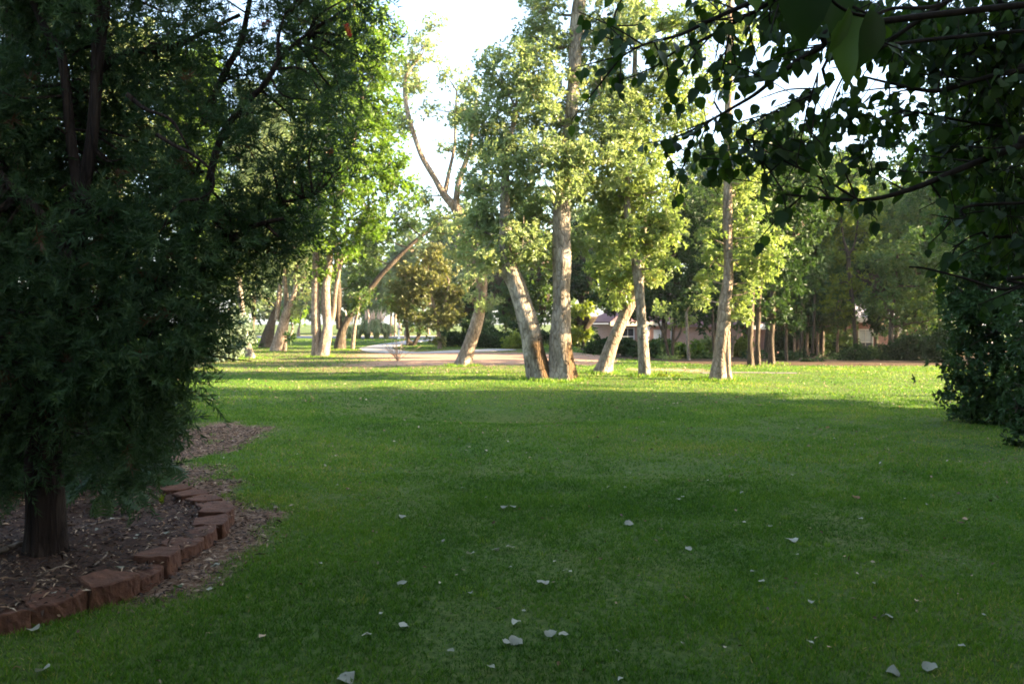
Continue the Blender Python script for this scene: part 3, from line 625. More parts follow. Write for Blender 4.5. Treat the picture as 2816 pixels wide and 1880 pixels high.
# ------------------------------------------------------------------ background trees, left to right
def bg(name, label, px, py, d, top, wpx, leaf, bark='bark_dark', L=None, Wd=None, low=None, rad=6, seed=0, cat='tree', bush=False, group=None, dens=.85, up=.45):
    """a tree seen far off: foot pixel, depth, pixel height of its top, crown half width in pixels, lowest leaf pixel"""
    L = L or max(.14, d * .0042); Wd = Wd or L * .48
    low = low or py - (py - top) * .22
    bl = []; h = low - top; k = max(4, int(h / (wpx * .55)))
    for i in range(k):
        t = (i + .5) / k; wloc = wpx * (math.sin(math.pi * (.12 + .82 * t ** .8)) * .9 + .12)
        for j in range(3 if wloc > wpx * .6 else 2):
            a = rng.uniform(0, 6.28); q = rng.uniform(.1, .75) * wloc
            bl.append((px + math.cos(a) * q + rng.normal() * wpx * .05, top + t * h + rng.normal() * h / k * .25, wloc * rng.uniform(.36, .58), math.sin(a) * S(q, d)))
    st = [[(px, py, rad), (px + rng.normal() * 3, py - (py - low) * .5, rad * .8), (px + rng.normal() * 4, low - h * .1, rad * .6), (px + rng.normal() * 6, top + h * .25, rad * .25)]]
    return tree(name, label, cat, st, bl, leaf, bark, L=L, Wd=Wd, d0=d, clump=S(16, d) if d > 50 else .38, dens=dens, twigs=2, flare=.3, group=group, limb_r=.05, up=up)
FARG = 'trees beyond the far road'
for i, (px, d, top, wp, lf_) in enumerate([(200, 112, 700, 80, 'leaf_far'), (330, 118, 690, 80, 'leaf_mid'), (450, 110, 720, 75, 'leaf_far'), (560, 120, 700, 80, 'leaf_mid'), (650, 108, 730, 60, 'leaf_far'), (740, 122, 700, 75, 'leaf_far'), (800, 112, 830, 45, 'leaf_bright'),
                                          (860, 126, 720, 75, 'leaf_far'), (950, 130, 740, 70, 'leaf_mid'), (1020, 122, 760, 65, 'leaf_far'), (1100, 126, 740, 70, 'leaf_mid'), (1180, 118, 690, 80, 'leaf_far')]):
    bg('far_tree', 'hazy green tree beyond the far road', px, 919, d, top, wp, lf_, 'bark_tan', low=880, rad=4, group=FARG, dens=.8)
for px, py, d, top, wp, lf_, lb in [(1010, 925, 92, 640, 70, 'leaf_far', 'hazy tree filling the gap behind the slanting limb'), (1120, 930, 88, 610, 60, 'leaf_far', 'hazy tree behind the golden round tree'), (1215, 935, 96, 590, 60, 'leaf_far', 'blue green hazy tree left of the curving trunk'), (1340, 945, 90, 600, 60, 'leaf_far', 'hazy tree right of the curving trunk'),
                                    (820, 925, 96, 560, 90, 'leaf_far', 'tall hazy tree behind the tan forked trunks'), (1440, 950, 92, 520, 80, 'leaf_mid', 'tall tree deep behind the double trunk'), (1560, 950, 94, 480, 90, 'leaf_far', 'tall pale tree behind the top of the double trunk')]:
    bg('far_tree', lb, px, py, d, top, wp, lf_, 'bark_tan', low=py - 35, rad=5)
for px, lb in ((1074, 'bare brown post like trunk left of the white mailbox'), (1086, 'thinner brown trunk right beside the white mailbox')):
    tree('far_tree', lb, 'tree', [[(px, 926, 4), (px + 1, 890, 3.4), (px + 2, 840, 3), (px, 760, 2)]], [(px, 780, 28), (px + 15, 740, 30), (px - 20, 730, 26)], 'leaf_far', 'bark_tan', d0=100, L=.36, Wd=.17, clump=.9, twigs=1)
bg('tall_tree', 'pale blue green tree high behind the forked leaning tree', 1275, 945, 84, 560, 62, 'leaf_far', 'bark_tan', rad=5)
bg('tall_tree', 'dark green tree behind the foot of the leaning grey tree', 1300, 952, 62, 770, 62, 'leaf_dark', low=925, rad=5)
bg('tall_tree', 'shadowy tree seen left of the double trunk', 1390, 955, 66, 700, 75, 'leaf_mid', low=915, rad=6)
bg('tall_tree', 'dark tree framed between the double trunk and the leaning trunk', 1600, 957, 64, 600, 90, 'leaf_dark', low=900, rad=6)
bg('tall_tree', 'green tree peeping behind the V of the double trunk', 1490, 957, 70, 660, 70, 'leaf_mid', low=905, rad=6)
bg('tall_tree', 'dim tree behind the leaning trunk and hedge', 1690, 962, 58, 640, 75, 'leaf_dark', low=880, rad=6)
bg('tall_tree', 'small yellow green tree low behind the double trunk', 1600, 958, 56, 850, 46, 'leaf_yellow', low=930, rad=4)
for px, py, d, top, wp, lf_, lb in [(60, 975, 52, -60, 200, 'leaf_mid', 'tall green tree behind the bottlebrush at the far left'), (330, 975, 56, 40, 180, 'leaf_grey', 'broad tree behind the middle of the bottlebrush'), (540, 970, 60, 120, 150, 'leaf_bright', 'bright tree seen through the bottlebrush leaves'),
                                    (690, 965, 64, 260, 110, 'leaf_far', 'pale tree behind the orange barked trunks'), (-180, 975, 50, 0, 200, 'leaf_dark', 'dark tree at the left end behind the bottlebrush')]:
    bg('tall_tree', lb, px, py, d, top, wp, lf_, low=py - 90, rad=8)
# right wood
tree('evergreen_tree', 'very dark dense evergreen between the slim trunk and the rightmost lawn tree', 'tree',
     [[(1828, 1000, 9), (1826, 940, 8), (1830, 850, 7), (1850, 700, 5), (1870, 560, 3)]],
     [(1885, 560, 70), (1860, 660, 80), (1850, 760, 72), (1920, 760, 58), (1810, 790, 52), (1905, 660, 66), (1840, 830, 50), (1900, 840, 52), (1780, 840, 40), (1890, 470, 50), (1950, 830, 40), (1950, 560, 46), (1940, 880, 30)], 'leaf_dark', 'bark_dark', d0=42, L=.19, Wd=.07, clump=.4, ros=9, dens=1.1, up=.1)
tree('small_tree', 'spreading bare stemmed small tree in front of the pink house', 'tree',
     [[(1838, 1003, 5), (1835, 960, 4), (1825, 920, 4), (1812, 890, 3), (1800, 860, 2)], [(1848, 1003, 5), (1850, 950, 5), (1852, 900, 4), (1860, 850, 3)], [(1850, 945, 3), (1868, 920, 3), (1880, 880, 2)]],
     [(1860, 870, 24), (1895, 850, 24), (1810, 850, 22), (1840, 990, 16), (1880, 880, 18)], 'leaf_gold', 'bark_dark', d0=38, L=.17, Wd=.07, clump=.36)
tree('small_tree', 'thin dark trunk before the white house window', 'tree', [[(1965, 985, 4), (1962, 940, 4), (1960, 880, 3.5), (1958, 800, 3)]], [(1960, 800, 40), (1985, 830, 26), (1930, 850, 30)], 'leaf_dark', 'bark_dark', d0=40, L=.18, Wd=.07, clump=.38)
tree('young_tree', 'slim pale lit stem left of the golden bush', 'tree', [[(1895, 992, 5), (1892, 960, 4.5), (1890, 920, 4), (1888, 860, 3)]], [(1888, 850, 30), (1910, 820, 30)], 'leaf_dark', 'bark_pale', d0=36, L=.17, Wd=.07, clump=.36)
tree('young_tree', 'small tree forking in a bright Y before the lit brick wall', 'tree', [[(2010, 985, 5), (2014, 955, 4), (2016, 935, 4), (2006, 910, 3), (2004, 880, 2)], [(2016, 938, 3), (2028, 915, 3), (2034, 880, 2)]], [(2010, 870, 22), (2035, 865, 20), (2040, 895, 12)], 'leaf_mid', 'bark_tan', d0=44, L=.18, Wd=.08, clump=.38)
WG = [(2064, 1008, 10, 'dark twin trunk nearest the lawn edge, left stem'), (2084, 1006, 9, 'dark twin trunk nearest the lawn edge, right stem'), (2122, 1000, 10, 'thick dark trunk in the wood before the lit wall'), (2163, 993, 5, 'thin dark trunk deep in the wood')]
WB = [[(2120, 560, 70), (2090, 640, 60), (2080, 520, 70), (2075, 730, 46), (2050, 460, 60)], [(2150, 440, 90), (2140, 690, 60), (2160, 560, 70), (2110, 760, 50), (2100, 830, 36)],
      [(2190, 600, 80), (2180, 700, 66), (2150, 780, 52), (2220, 500, 80), (2130, 850, 36), (2080, 860, 30)], [(2180, 820, 50), (2160, 880, 36), (2220, 760, 56), (2200, 880, 30)]]
for (px, py, rr, lb), bb in zip(WG, WB):
    tree('woodland_tree', lb, 'tree', [[(px, py, rr), (px - 1, py - 60, rr * .8), (px + 2, py - 140, rr * .75), (px + 8, py - 300, rr * .6), (px + 20, py - 480, rr * .3)]], bb, 'leaf_dark', 'bark_dark', d0=G(px, py)[1], L=.18, Wd=.085, clump=.4)
for px, py, rr, lb, bb in [(2187, 980, 4, 'thin orange lit stem, first of the sunlit young trees', [(2200, 840, 36), (2190, 900, 22)]), (2222, 990, 5, 'sunlit stem bent at its foot among dark trunks', [(2230, 840, 44), (2250, 890, 26), (2215, 900, 18)]),
                           (2251, 985, 5, 'curved sunlit stem left of the brown house', [(2270, 820, 48), (2255, 880, 28), (2290, 890, 24)]), (2306, 985, 5, 'straight sunlit stem nearest the brown house', [(2310, 800, 48), (2320, 870, 34), (2330, 920, 20), (2290, 760, 50)])]:
    tree('young_tree', lb, 'tree', [[(px, py, rr), (px - 3, py - 30, rr * .8), (px - 2, py - 70, rr * .8), (px + 2, py - 140, rr * .5)]], bb, 'leaf_mid' if px > 2240 else 'leaf_dark', 'bark_tan', d0=46, L=.2, Wd=.09, clump=.42)
for px, py, rr, lb in [(2200, 995, 6, 'dark trunk between two sunlit stems, slightly leaning'), (2232, 1000, 5, 'thin dark trunk standing at the straw patch')]:
    tree('woodland_tree', lb, 'tree', [[(px, py, rr), (px + 4, py - 60, rr * .8), (px + 8, py - 160, rr * .7), (px + 10, py - 330, rr * .5)]], [(px + 10, 700, 60), (px + 30, 620, 70), (px - 20, 640, 60), (px + 40, 760, 50)], 'leaf_mid', 'bark_dark', d0=41, L=.18, Wd=.085, clump=.4)
tree('tall_slim_tree', 'tall slender dark trunk with lime leaves, left of the brown house', 'tree',
     [[(2358, 1000, 8), (2352, 930, 6), (2346, 850, 6), (2336, 760, 5.5), (2332, 700, 5), (2318, 650, 3), (2310, 560, 2)], [(2332, 703, 4), (2350, 670, 3), (2360, 600, 2)]],
     [(2380, 690, 34), (2310, 780, 44), (2300, 850, 32), (2360, 600, 60), (2310, 560, 66), (2385, 640, 30), (2300, 690, 44), (2370, 790, 20)], 'leaf_yellow', 'bark_dark', d0=40, L=.18, Wd=.09, clump=.4, dens=.8)
for px, py, d, top, wp, lf_, lb in [(2120, 985, 58, 330, 120, 'leaf_dark', 'tall sunlit tree crown rising behind the right wood'), (2300, 985, 60, 420, 120, 'leaf_mid', 'tall green tree high behind the brown house'), (2470, 985, 48, 480, 110, 'leaf_mid', 'tree with grey trunk before the grey roof'),
                                    (2560, 990, 40, 430, 120, 'leaf_mid', 'broad dim tree right of the brown house'), (2700, 990, 44, 380, 140, 'leaf_mid', 'shaded tree behind the right hand shrub'), (2860, 990, 40, 300, 160, 'leaf_dark', 'dark tree at the far right edge'), (2230, 985, 72, 470, 110, 'leaf_dark', 'dark tree deep behind the sunlit stems'),
                                    (1990, 975, 78, 560, 80, 'leaf_mid', 'green tree behind the rightmost lawn trunk'), (1780, 975, 80, 620, 90, 'leaf_mid', 'green tree far behind the slim straight trunk'), (2420, 985, 74, 560, 90, 'leaf_mid', 'pale tree behind the grey roof')]:
    bg('woodland_tree', lb, px, py, d, top, wp, lf_, low=py - 130, rad=7)

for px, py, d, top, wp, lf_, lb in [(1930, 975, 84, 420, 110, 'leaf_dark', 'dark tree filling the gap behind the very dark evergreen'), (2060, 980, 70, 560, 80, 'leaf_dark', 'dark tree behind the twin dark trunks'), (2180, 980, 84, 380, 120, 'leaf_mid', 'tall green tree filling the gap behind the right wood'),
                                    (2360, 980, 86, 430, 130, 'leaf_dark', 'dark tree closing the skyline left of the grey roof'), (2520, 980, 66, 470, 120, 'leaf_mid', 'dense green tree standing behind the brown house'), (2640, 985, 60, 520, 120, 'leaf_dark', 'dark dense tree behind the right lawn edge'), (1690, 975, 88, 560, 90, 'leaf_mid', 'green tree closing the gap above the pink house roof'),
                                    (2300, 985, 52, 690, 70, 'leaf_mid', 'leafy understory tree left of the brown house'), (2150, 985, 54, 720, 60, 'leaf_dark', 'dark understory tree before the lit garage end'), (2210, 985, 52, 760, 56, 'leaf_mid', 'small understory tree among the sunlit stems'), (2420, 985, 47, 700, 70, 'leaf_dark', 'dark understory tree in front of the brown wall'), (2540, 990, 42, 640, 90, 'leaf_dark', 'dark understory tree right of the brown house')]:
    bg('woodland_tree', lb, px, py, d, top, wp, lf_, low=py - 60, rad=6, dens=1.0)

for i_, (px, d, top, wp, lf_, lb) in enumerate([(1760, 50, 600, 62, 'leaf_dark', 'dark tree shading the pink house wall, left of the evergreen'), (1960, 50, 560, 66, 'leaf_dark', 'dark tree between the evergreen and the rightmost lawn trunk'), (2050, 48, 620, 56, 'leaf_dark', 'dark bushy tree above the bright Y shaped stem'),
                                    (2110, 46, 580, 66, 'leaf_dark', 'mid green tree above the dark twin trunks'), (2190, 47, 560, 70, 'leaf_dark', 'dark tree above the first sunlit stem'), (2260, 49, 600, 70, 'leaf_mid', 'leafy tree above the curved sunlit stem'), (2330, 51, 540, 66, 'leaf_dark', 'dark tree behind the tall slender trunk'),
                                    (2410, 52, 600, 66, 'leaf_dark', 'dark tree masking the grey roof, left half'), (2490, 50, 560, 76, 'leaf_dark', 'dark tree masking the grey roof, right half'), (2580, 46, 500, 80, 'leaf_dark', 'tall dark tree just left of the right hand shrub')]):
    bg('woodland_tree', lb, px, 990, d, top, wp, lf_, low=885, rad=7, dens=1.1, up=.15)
for i_, (px, py, d, lf_, lb) in enumerate([(2075, 1006, 39, 'leaf_dark', 'low dark bush left of the twin dark trunks'), (2185, 1004, 40, 'leaf_dark', 'low dark bush right of the thick wood trunk'), (2290, 1006, 38, 'leaf_mid', 'low green bush left of the tall slender trunk'), (1935, 1004, 40, 'leaf_mid', 'low bush left of the rightmost lawn trunk'), (1770, 990, 42, 'leaf_dark', 'low dark bush below the evergreen')]):
    tree('dark_shrub', lb, 'shrub', [[(px, py, .02), (px + 2, py - 10, .015), (px + 3, py - 20, .01)]], [(px - 18, py - 16, 17), (px + 12, py - 22, 19), (px + 30, py - 13, 14), (px - 4, py - 9, 12)], lf_, 'twig', L=.13, Wd=.06, d0=d, clump=.22, twigs=1, flare=0, limb_r=.015)

# ------------------------------------------------------------------ shrubs and hedges
def shrub(name, label, px, py, d, bl, leaf, cat='shrub', L=None, clump=None, dens=1.1, group=None, **k):
    L = L or max(.07, d * .0035)
    return tree(name, label, cat, [[(px, py, .02), (px + 2, py - 8, .018), (px + 3, py - 16, .012)], [(px - 3, py, .02, 0, 'g'), (px - 8, py - 12, .015)]], bl, leaf, 'twig', L=L, Wd=L * .5, d0=d, clump=clump or S(11, d), dens=dens, twigs=1, flare=0, limb_r=.015, group=group, **k)
shrub('clipped_shrub', 'rounded clipped shrub with a bright lit right side, left of the double trunk', 1415, 962, 50, [(1412, 944, 24), (1424, 938, 20), (1400, 948, 18), (1428, 950, 14)], 'leaf_yellow')
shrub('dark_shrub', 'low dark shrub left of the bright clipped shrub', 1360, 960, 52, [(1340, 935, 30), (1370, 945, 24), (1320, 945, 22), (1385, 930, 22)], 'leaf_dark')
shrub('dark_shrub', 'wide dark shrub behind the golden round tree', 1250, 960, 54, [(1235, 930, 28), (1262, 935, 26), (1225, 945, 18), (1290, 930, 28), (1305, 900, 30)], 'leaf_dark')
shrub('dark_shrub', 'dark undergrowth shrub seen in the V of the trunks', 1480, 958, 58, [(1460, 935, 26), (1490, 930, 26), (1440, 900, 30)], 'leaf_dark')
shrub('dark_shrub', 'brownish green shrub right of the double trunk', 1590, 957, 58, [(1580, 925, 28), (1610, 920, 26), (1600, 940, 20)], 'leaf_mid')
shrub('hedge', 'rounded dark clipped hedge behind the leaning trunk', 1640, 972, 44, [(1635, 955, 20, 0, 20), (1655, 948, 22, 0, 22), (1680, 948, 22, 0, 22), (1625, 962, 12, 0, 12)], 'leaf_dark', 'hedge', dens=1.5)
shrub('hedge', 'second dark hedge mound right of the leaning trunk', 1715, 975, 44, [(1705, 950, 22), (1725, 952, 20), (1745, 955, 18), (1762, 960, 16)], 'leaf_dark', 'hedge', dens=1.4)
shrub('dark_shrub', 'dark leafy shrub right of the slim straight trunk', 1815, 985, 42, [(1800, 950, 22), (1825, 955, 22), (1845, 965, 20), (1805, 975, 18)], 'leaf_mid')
shrub('dark_shrub', 'low shrub in shade beneath the spreading small tree', 1860, 992, 40, [(1862, 968, 20), (1880, 962, 18), (1835, 985, 16), (1810, 990, 16)], 'leaf_mid')
shrub('golden_shrub', 'yellow green shrub under the white porch post', 1918, 978, 44, [(1912, 955, 16), (1925, 965, 14), (1905, 970, 12)], 'leaf_bright')
shrub('golden_shrub', 'soft golden bush below the house windows', 1945, 975, 46, [(1945, 952, 20), (1962, 950, 18), (1930, 962, 14), (1955, 965, 16)], 'leaf_gold')
shrub('golden_shrub', 'lime bush behind the rightmost lawn trunk before lit brick', 2045, 980, 46, [(2040, 940, 20), (2055, 950, 18), (2025, 960, 18), (2045, 970, 18)], 'leaf_yellow')
for px, py, d, bl, lb in [(2150, 1010, 36, [(2140, 990, 16), (2160, 985, 16), (2175, 995, 14)], 'dark low shrub at the base of the thick wood trunk'), (2245, 1012, 33, [(2225, 1004, 14), (2250, 1004, 14), (2210, 1008, 10)], 'dark ground shrub before the straw patch'),
                          (2345, 1005, 36, [(2335, 985, 22), (2365, 975, 26), (2350, 995, 16)], 'dark bush at the foot of the tall slender tree'), (2400, 1000, 38, [(2410, 975, 22), (2430, 985, 20)], 'small green bush under the brown house window'),
                          (2500, 1000, 36, [(2470, 960, 34), (2520, 955, 40), (2500, 985, 26), (2455, 985, 24)], 'big dark shrub right of the brown house'), (2590, 1004, 33, [(2570, 950, 40), (2600, 985, 30), (2620, 930, 44)], 'dark bush behind the right lawn edge')]:
    shrub('dark_shrub', lb, px, py, d, bl, 'leaf_dark' if px < 2380 or px > 2450 else 'leaf_mid')
shrub('weed_clump', 'bright lime weeds at the foot of the slim straight trunk', 1830, 1037, 23, [(1815, 1035, 12, 0, 5), (1840, 1037, 14, 0, 4), (1865, 1038, 10, 0, 3)], 'leaf_yellow', 'weeds', L=.06, clump=.09)
shrub('hedge', 'long dark hedge behind the sunlit young stems', 2240, 988, 50, [(2265, 948, 34), (2300, 950, 32), (2190, 950, 36), (2150, 945, 32), (2225, 935, 38), (2330, 955, 28)], 'leaf_dark', 'hedge', dens=1.5)
tree('woodland_tree', 'dim leafy tree veiling the grey roof of the brown house', 'tree', [[(2452, 1000, 7), (2450, 900, 6), (2460, 800, 5), (2470, 680, 3)]],
     [(2440, 830, 60), (2530, 790, 90), (2480, 700, 80), (2560, 880, 70), (2410, 860, 30), (2590, 760, 70), (2400, 720, 40), (2520, 860, 50), (2440, 750, 40), (2490, 920, 36)], 'leaf_mid', 'bark_dark', d0=38, L=.16, Wd=.075, clump=.36, dens=.75)
# right hand shrub, close by
tree('large_shrub', 'large dark leafy shrub filling the right edge of the lawn', 'shrub',
     [[(2760, 1220, 9), (2755, 1120, 7), (2745, 1000, 6), (2730, 880, 4)], [(2780, 1225, 8, .2, 'g'), (2800, 1080, 6), (2810, 900, 4)], [(2752, 1130, 5), (2700, 1060, 4), (2670, 1020, 3)]],
     [(2720, 790, 105), (2770, 900, 125), (2680, 890, 80), (2705, 1010, 80), (2640, 1050, 40, -.4), (2760, 1060, 95), (2810, 1160, 75), (2790, 700, 110), (2740, 1140, 60), (2680, 1100, 55), (2860, 980, 120), (2650, 960, 45), (2690, 700, 70), (2870, 800, 120), (2625, 1075, 24, -.6), (2730, 1190, 40), (2860, 1120, 90), (2685, 1150, 34), (2750, 1205, 40), (2820, 1215, 50), (2650, 800, 60), (2720, 610, 90), (2800, 560, 90), (2610, 1010, 26, -.5), (2640, 870, 40)],
     'leaf_dark', 'bark_dark', d0=12.5, L=.075, Wd=.034, T=T_MID, clump=.17, dens=1.0, ros=8)
tree('large_shrub', 'dark loose shrub cut off by the right frame edge, nearest the camera', 'shrub', [[(2870, 1290, 8), (2862, 1180, 6), (2850, 1040, 4)], [(2885, 1290, 6, .1, 'g'), (2900, 1100, 4)]],
     [(2830, 1180, 60), (2860, 1080, 80), (2800, 1120, 45), (2900, 980, 100), (2820, 1240, 34), (2840, 900, 70), (2880, 1230, 60)], 'leaf_dark', 'bark_dark', d0=10, L=.07, Wd=.032, T=T_MID, clump=.16, dens=.8)
tree('broadleaf_tree', 'dark shaded tree behind the right hand shrub with sky showing through', 'tree',
     [[(2900, 1120, 16), (2895, 900, 14), (2880, 600, 12), (2850, 300, 8), (2800, 50, 5)]],
     [(2600, 480, 80), (2680, 420, 100), (2760, 520, 110), (2640, 600, 80), (2700, 300, 90), (2790, 330, 110), (2560, 380, 60), (2740, 640, 80), (2600, 250, 70), (2500, 400, 60), (2850, 150, 120), (2700, 100, 90)],
     'leaf_mid', 'bark_dark', d0=17, L=.09, Wd=.04, clump=.22, dens=.75)

# pampas grass
pm = G(1020, 927); root = thing('pampas_grass', W(1020, 926, 84) * np.array([1, 1, 0]) + np.array([0, 0, float(hgt(-14, 84))]), 'pampas grass clump with tall pinkish plumes across the road', 'grass clump')
pb = np.array(root.location); mb = MB(); mpl = MB()
for cxp, hh, nn in ((985, 1.4, 500), (1010, 2.0, 900), (1035, 2.0, 900), (1062, 1.6, 700), (960, 1.3, 400)):
    c = W(cxp, 926, 84 + rng.normal() * .6); c[2] = pb[2]
    for _ in range(nn // 6):
        u = rng.normal(size=2); u /= np.linalg.norm(u); h_ = hh * rng.uniform(.6, 1.1); rr_ = rng.uniform(.2, 1.1)
        p0 = c + np.array([u[0] * .25, u[1] * .25, 0]); p1 = c + np.array([u[0] * rr_ * .5, u[1] * rr_ * .5, h_ * .85]); p2 = c + np.array([u[0] * rr_, u[1] * rr_, h_ * .8]); p3 = c + np.array([u[0] * rr_ * 1.3, u[1] * rr_ * 1.3, h_ * .45])
        Q = catmull([p0, p1, p2, p3], 3); s_ = np.array([-u[1], u[0], 0]) * .035; s_[2] = .01
        V = np.concatenate([Q + s_, Q - s_]); k = len(Q); ii = np.arange(k - 1)
        mb.add(V, [np.stack([ii, ii + 1, ii + k + 1, ii + k], -1)], rng.random())
for _ in range(46):
    px = rng.choice([rng.uniform(1005, 1022), rng.uniform(1022, 1055), rng.uniform(955, 972)]); c = W(px, 926, 84 + rng.normal() * .5); c[2] = pb[2]
    hh = rng.uniform(1.9, 2.9); t = c + np.array([rng.normal() * .25, rng.normal() * .2, hh])
    tube(mpl, [c + np.array([0, 0, .5]), (c + t) / 2 + np.array([0, 0, hh * .22]), (c + 2 * t) / 3 + np.array([0, 0, hh * .16]), t + np.array([0, 0, .25])], [.012, .02, .075, .01], 6, 4, .12)
mb.build('foliage', M['pampas'], root, pb); mpl.build('plumes', M['plume'], root, pb, True)

# dead bare shrub on the bare ground
c = G(1093, 993); root = MB()
for _ in range(16):
    u = rng.normal(size=2) * .45; h_ = rng.uniform(.3, .95)
    tube(root, [c, c + (u[0] * .4, u[1] * .4, h_ * .5), c + (u[0], u[1], h_)], [.012, .008, .004], 4, 3)
    for _ in range(3):
        q = c + np.array([u[0], u[1], h_]) * rng.uniform(.4, .9); tube(root, [q, q + rng.normal(size=3) * .13 + (0, 0, .1)], [.006, .003], 3, 2)
tag(root.build('dead_shrub', M['bark_tan'], None, c), 'leafless reddish twiggy shrub on the straw covered ground', 'dead shrub')

# mailbox by the road
mp_ = W(1097, 926, 82); mp_[2] = hgt(mp_[0], mp_[1]); root = thing('mailbox', mp_, 'white post mailbox at the roadside by the path', 'mailbox', rz=.25)
mb = MB(); mb.box(-.09, .09, -.09, .09, -.1, 1.05); mb.box(-.14, .14, -.14, .14, 0, .12); mb.box(-.06, .06, -.42, .1, .82, .92); mb.box(-.12, .12, -.12, .12, 1.05, 1.10); mb.build('post', M['white'], root)
mb = MB(); a = np.linspace(0, np.pi, 9); prof = np.array([(-.14, 0)] + [(-.14 * math.cos(t), .16 + .14 * math.sin(t)) for t in a] + [(.14, 0)])
k = len(prof); V = [(x, -.32, 1.10 + z) for x, z in prof] + [(x, .32, 1.10 + z) for x, z in prof]
mb.add(V, [np.array([(i, (i + 1) % k, (i + 1) % k + k, i + k) for i in range(k)]), np.array([list(range(k))]), np.array([list(range(2 * k - 1, k - 1, -1))])]); mb.build('box', flat_mat('mailbox_pink', (.62, .42, .40), (.70, .52, .50), 3, .5), root)
mb = MB(); mb.box(.141, .155, -.1, -.07, 1.2, 1.45); mb.box(.141, .155, -.1, .05, 1.36, 1.45); mb.build('flag', M['red_paint'], root)

# ------------------------------------------------------------------ houses
def window(root, x, z, w_, h_, y, frame='white', blind=0.0, face=-1):
    f = MB(); t = .07
    f.box(x, x + t, y - .05, y + .06, z, z + h_); f.box(x + w_ - t, x + w_, y - .05, y + .06, z, z + h_); f.box(x + t, x + w_ - t, y - .05, y + .06, z + h_ - t, z + h_); f.box(x + t, x + w_ - t, y - .06, y + .06, z, z + t)
    f.box(x + t, x + w_ - t, y - .03, y + .03, z + h_ * .5 - .03, z + h_ * .5 + .03); f.box(x + w_ / 2 - .015, x + w_ / 2 + .015, y - .015, y + .02, z + t, z + h_ * .5 - .03); f.box(x + w_ / 2 - .015, x + w_ / 2 + .015, y - .015, y + .02, z + h_ * .5 + .03, z + h_ - t)
    fo = f.build('window', M[frame], root)
    g = MB(); g.box(x + t, x + w_ - t, y + .022, y + .04, z + t, z + h_ * .5 - .03); g.box(x + t, x + w_ - t, y + .022, y + .04, z + h_ * .5 + .03, z + h_ - t); g.build('pane', M['glass'], fo)
    if blind:
        g = MB()
        for q in np.arange(z + h_ * (1 - blind), z + h_ - t - .05, .06): g.box(x + t + .01, x + w_ - t - .01, y + .005, y + .018, q, q + .05)
        g.build('blind', M['blind'], fo)
def hip(mb, x0, x1, y0, y1, z, zr, inset, ov=.45, th=.12):
    x0 -= ov; x1 += ov; y0 -= ov; y1 += ov; ym = (y0 + y1) / 2
    V = [(x0, y0, z), (x1, y0, z), (x1, y1, z), (x0, y1, z), (x0 + inset, ym, zr), (x1 - inset, ym, zr), (x0, y0, z - th), (x1, y0, z - th), (x1, y1, z - th), (x0, y1, z - th)]
    mb.add(V, [np.array([(0, 1, 5, 4), (2, 3, 4, 5), (6, 9, 8, 7), (0, 6, 7, 1), (1, 7, 8, 2), (2, 8, 9, 3), (3, 9, 6, 0)]), np.array([(1, 2, 5), (3, 0, 4)])])
# pink brick house
hp = W(1690, 985, 66); hp[2] = hgt(hp[0], hp[1]) - .5
root = thing('brick_house', hp, 'low pink brick house with white trim behind the wood', 'house', rz=R(8))
mb = MB(); mb.box(0, 7.6, 0, 8, 0, 2.6); mb.box(7.6, 13.2, -2.6, 8, 0, 2.6); mb.build('wall', M['brick_pink'], root)
mb = MB(); hip(mb, 0, 13.2, 0, 8, 2.78, 5.2, 4.2); hip(mb, 8.2, 13.2, -2.6, 5, 2.785, 4.7, 2.6); mb.build('roof', M['roof_red'], root)
mb = MB(); mb.box(-.47, 7.2, -.49, -.46, 2.45, 2.79); mb.box(7.2, 13.67, -3.09, -3.06, 2.45, 2.79); mb.box(-.45, 7.2, -.45, -.004, 2.50, 2.62); mb.box(13.66, 13.70, -3.05, 8, 2.45, 2.79); mb.build('fascia', M['cream'], root)
for x in (2.6, 6.9):
    mb = MB(); mb.box(x - .13, x + .13, -.4, -.14, 0, 2.5); mb.box(x - .2, x + .2, -.47, -.07, 0, .2); mb.box(x - .2, x + .2, -.45, -.09, 2.3, 2.498); mb.build('porch_post', M['white'], root)
window(root, .5, .9, 1.1, 1.4, -.07); window(root, 4.6, .9, 1.0, 1.4, -.07); window(root, 6.1, .7, .8, 1.7, -.07); window(root, 7.9, .8, 1.3, 1.5, -2.67); window(root, 9.4, .8, 1.3, 1.5, -2.67)
mb = MB(); mb.box(3.2, 4.2, -.06, -.003, .05, 2.15); dr = mb.build('door', M['white'], root); mb = MB(); mb.box(4.02, 4.1, -.10, -.061, 1.0, 1.1); mb.build('handle', M['asphalt'], dr)
# lit wing seen at its right
hp = W(2085, 985, 58); hp[2] = hgt(hp[0], hp[1]) - .5
root = thing('brick_house', hp, 'sunlit pink brick garage end seen through the wood trunks', 'house', rz=R(52))
mb = MB(); mb.box(-3.0, 3.0, 0, 5, 0, 2.5); mb.build('wall', M['brick_pink'], root)
mb = MB(); hip(mb, -3.0, 3.0, 0, 5, 2.68, 4.6, 2.4); mb.build('roof', M['roof_red'], root)
mb = MB(); mb.box(-3.47, 3.47, -.49, -.455, 2.34, 2.69); mb.build('fascia', M['white'], root)
window(root, -2.6, .9, 1.1, 1.3, -.07)
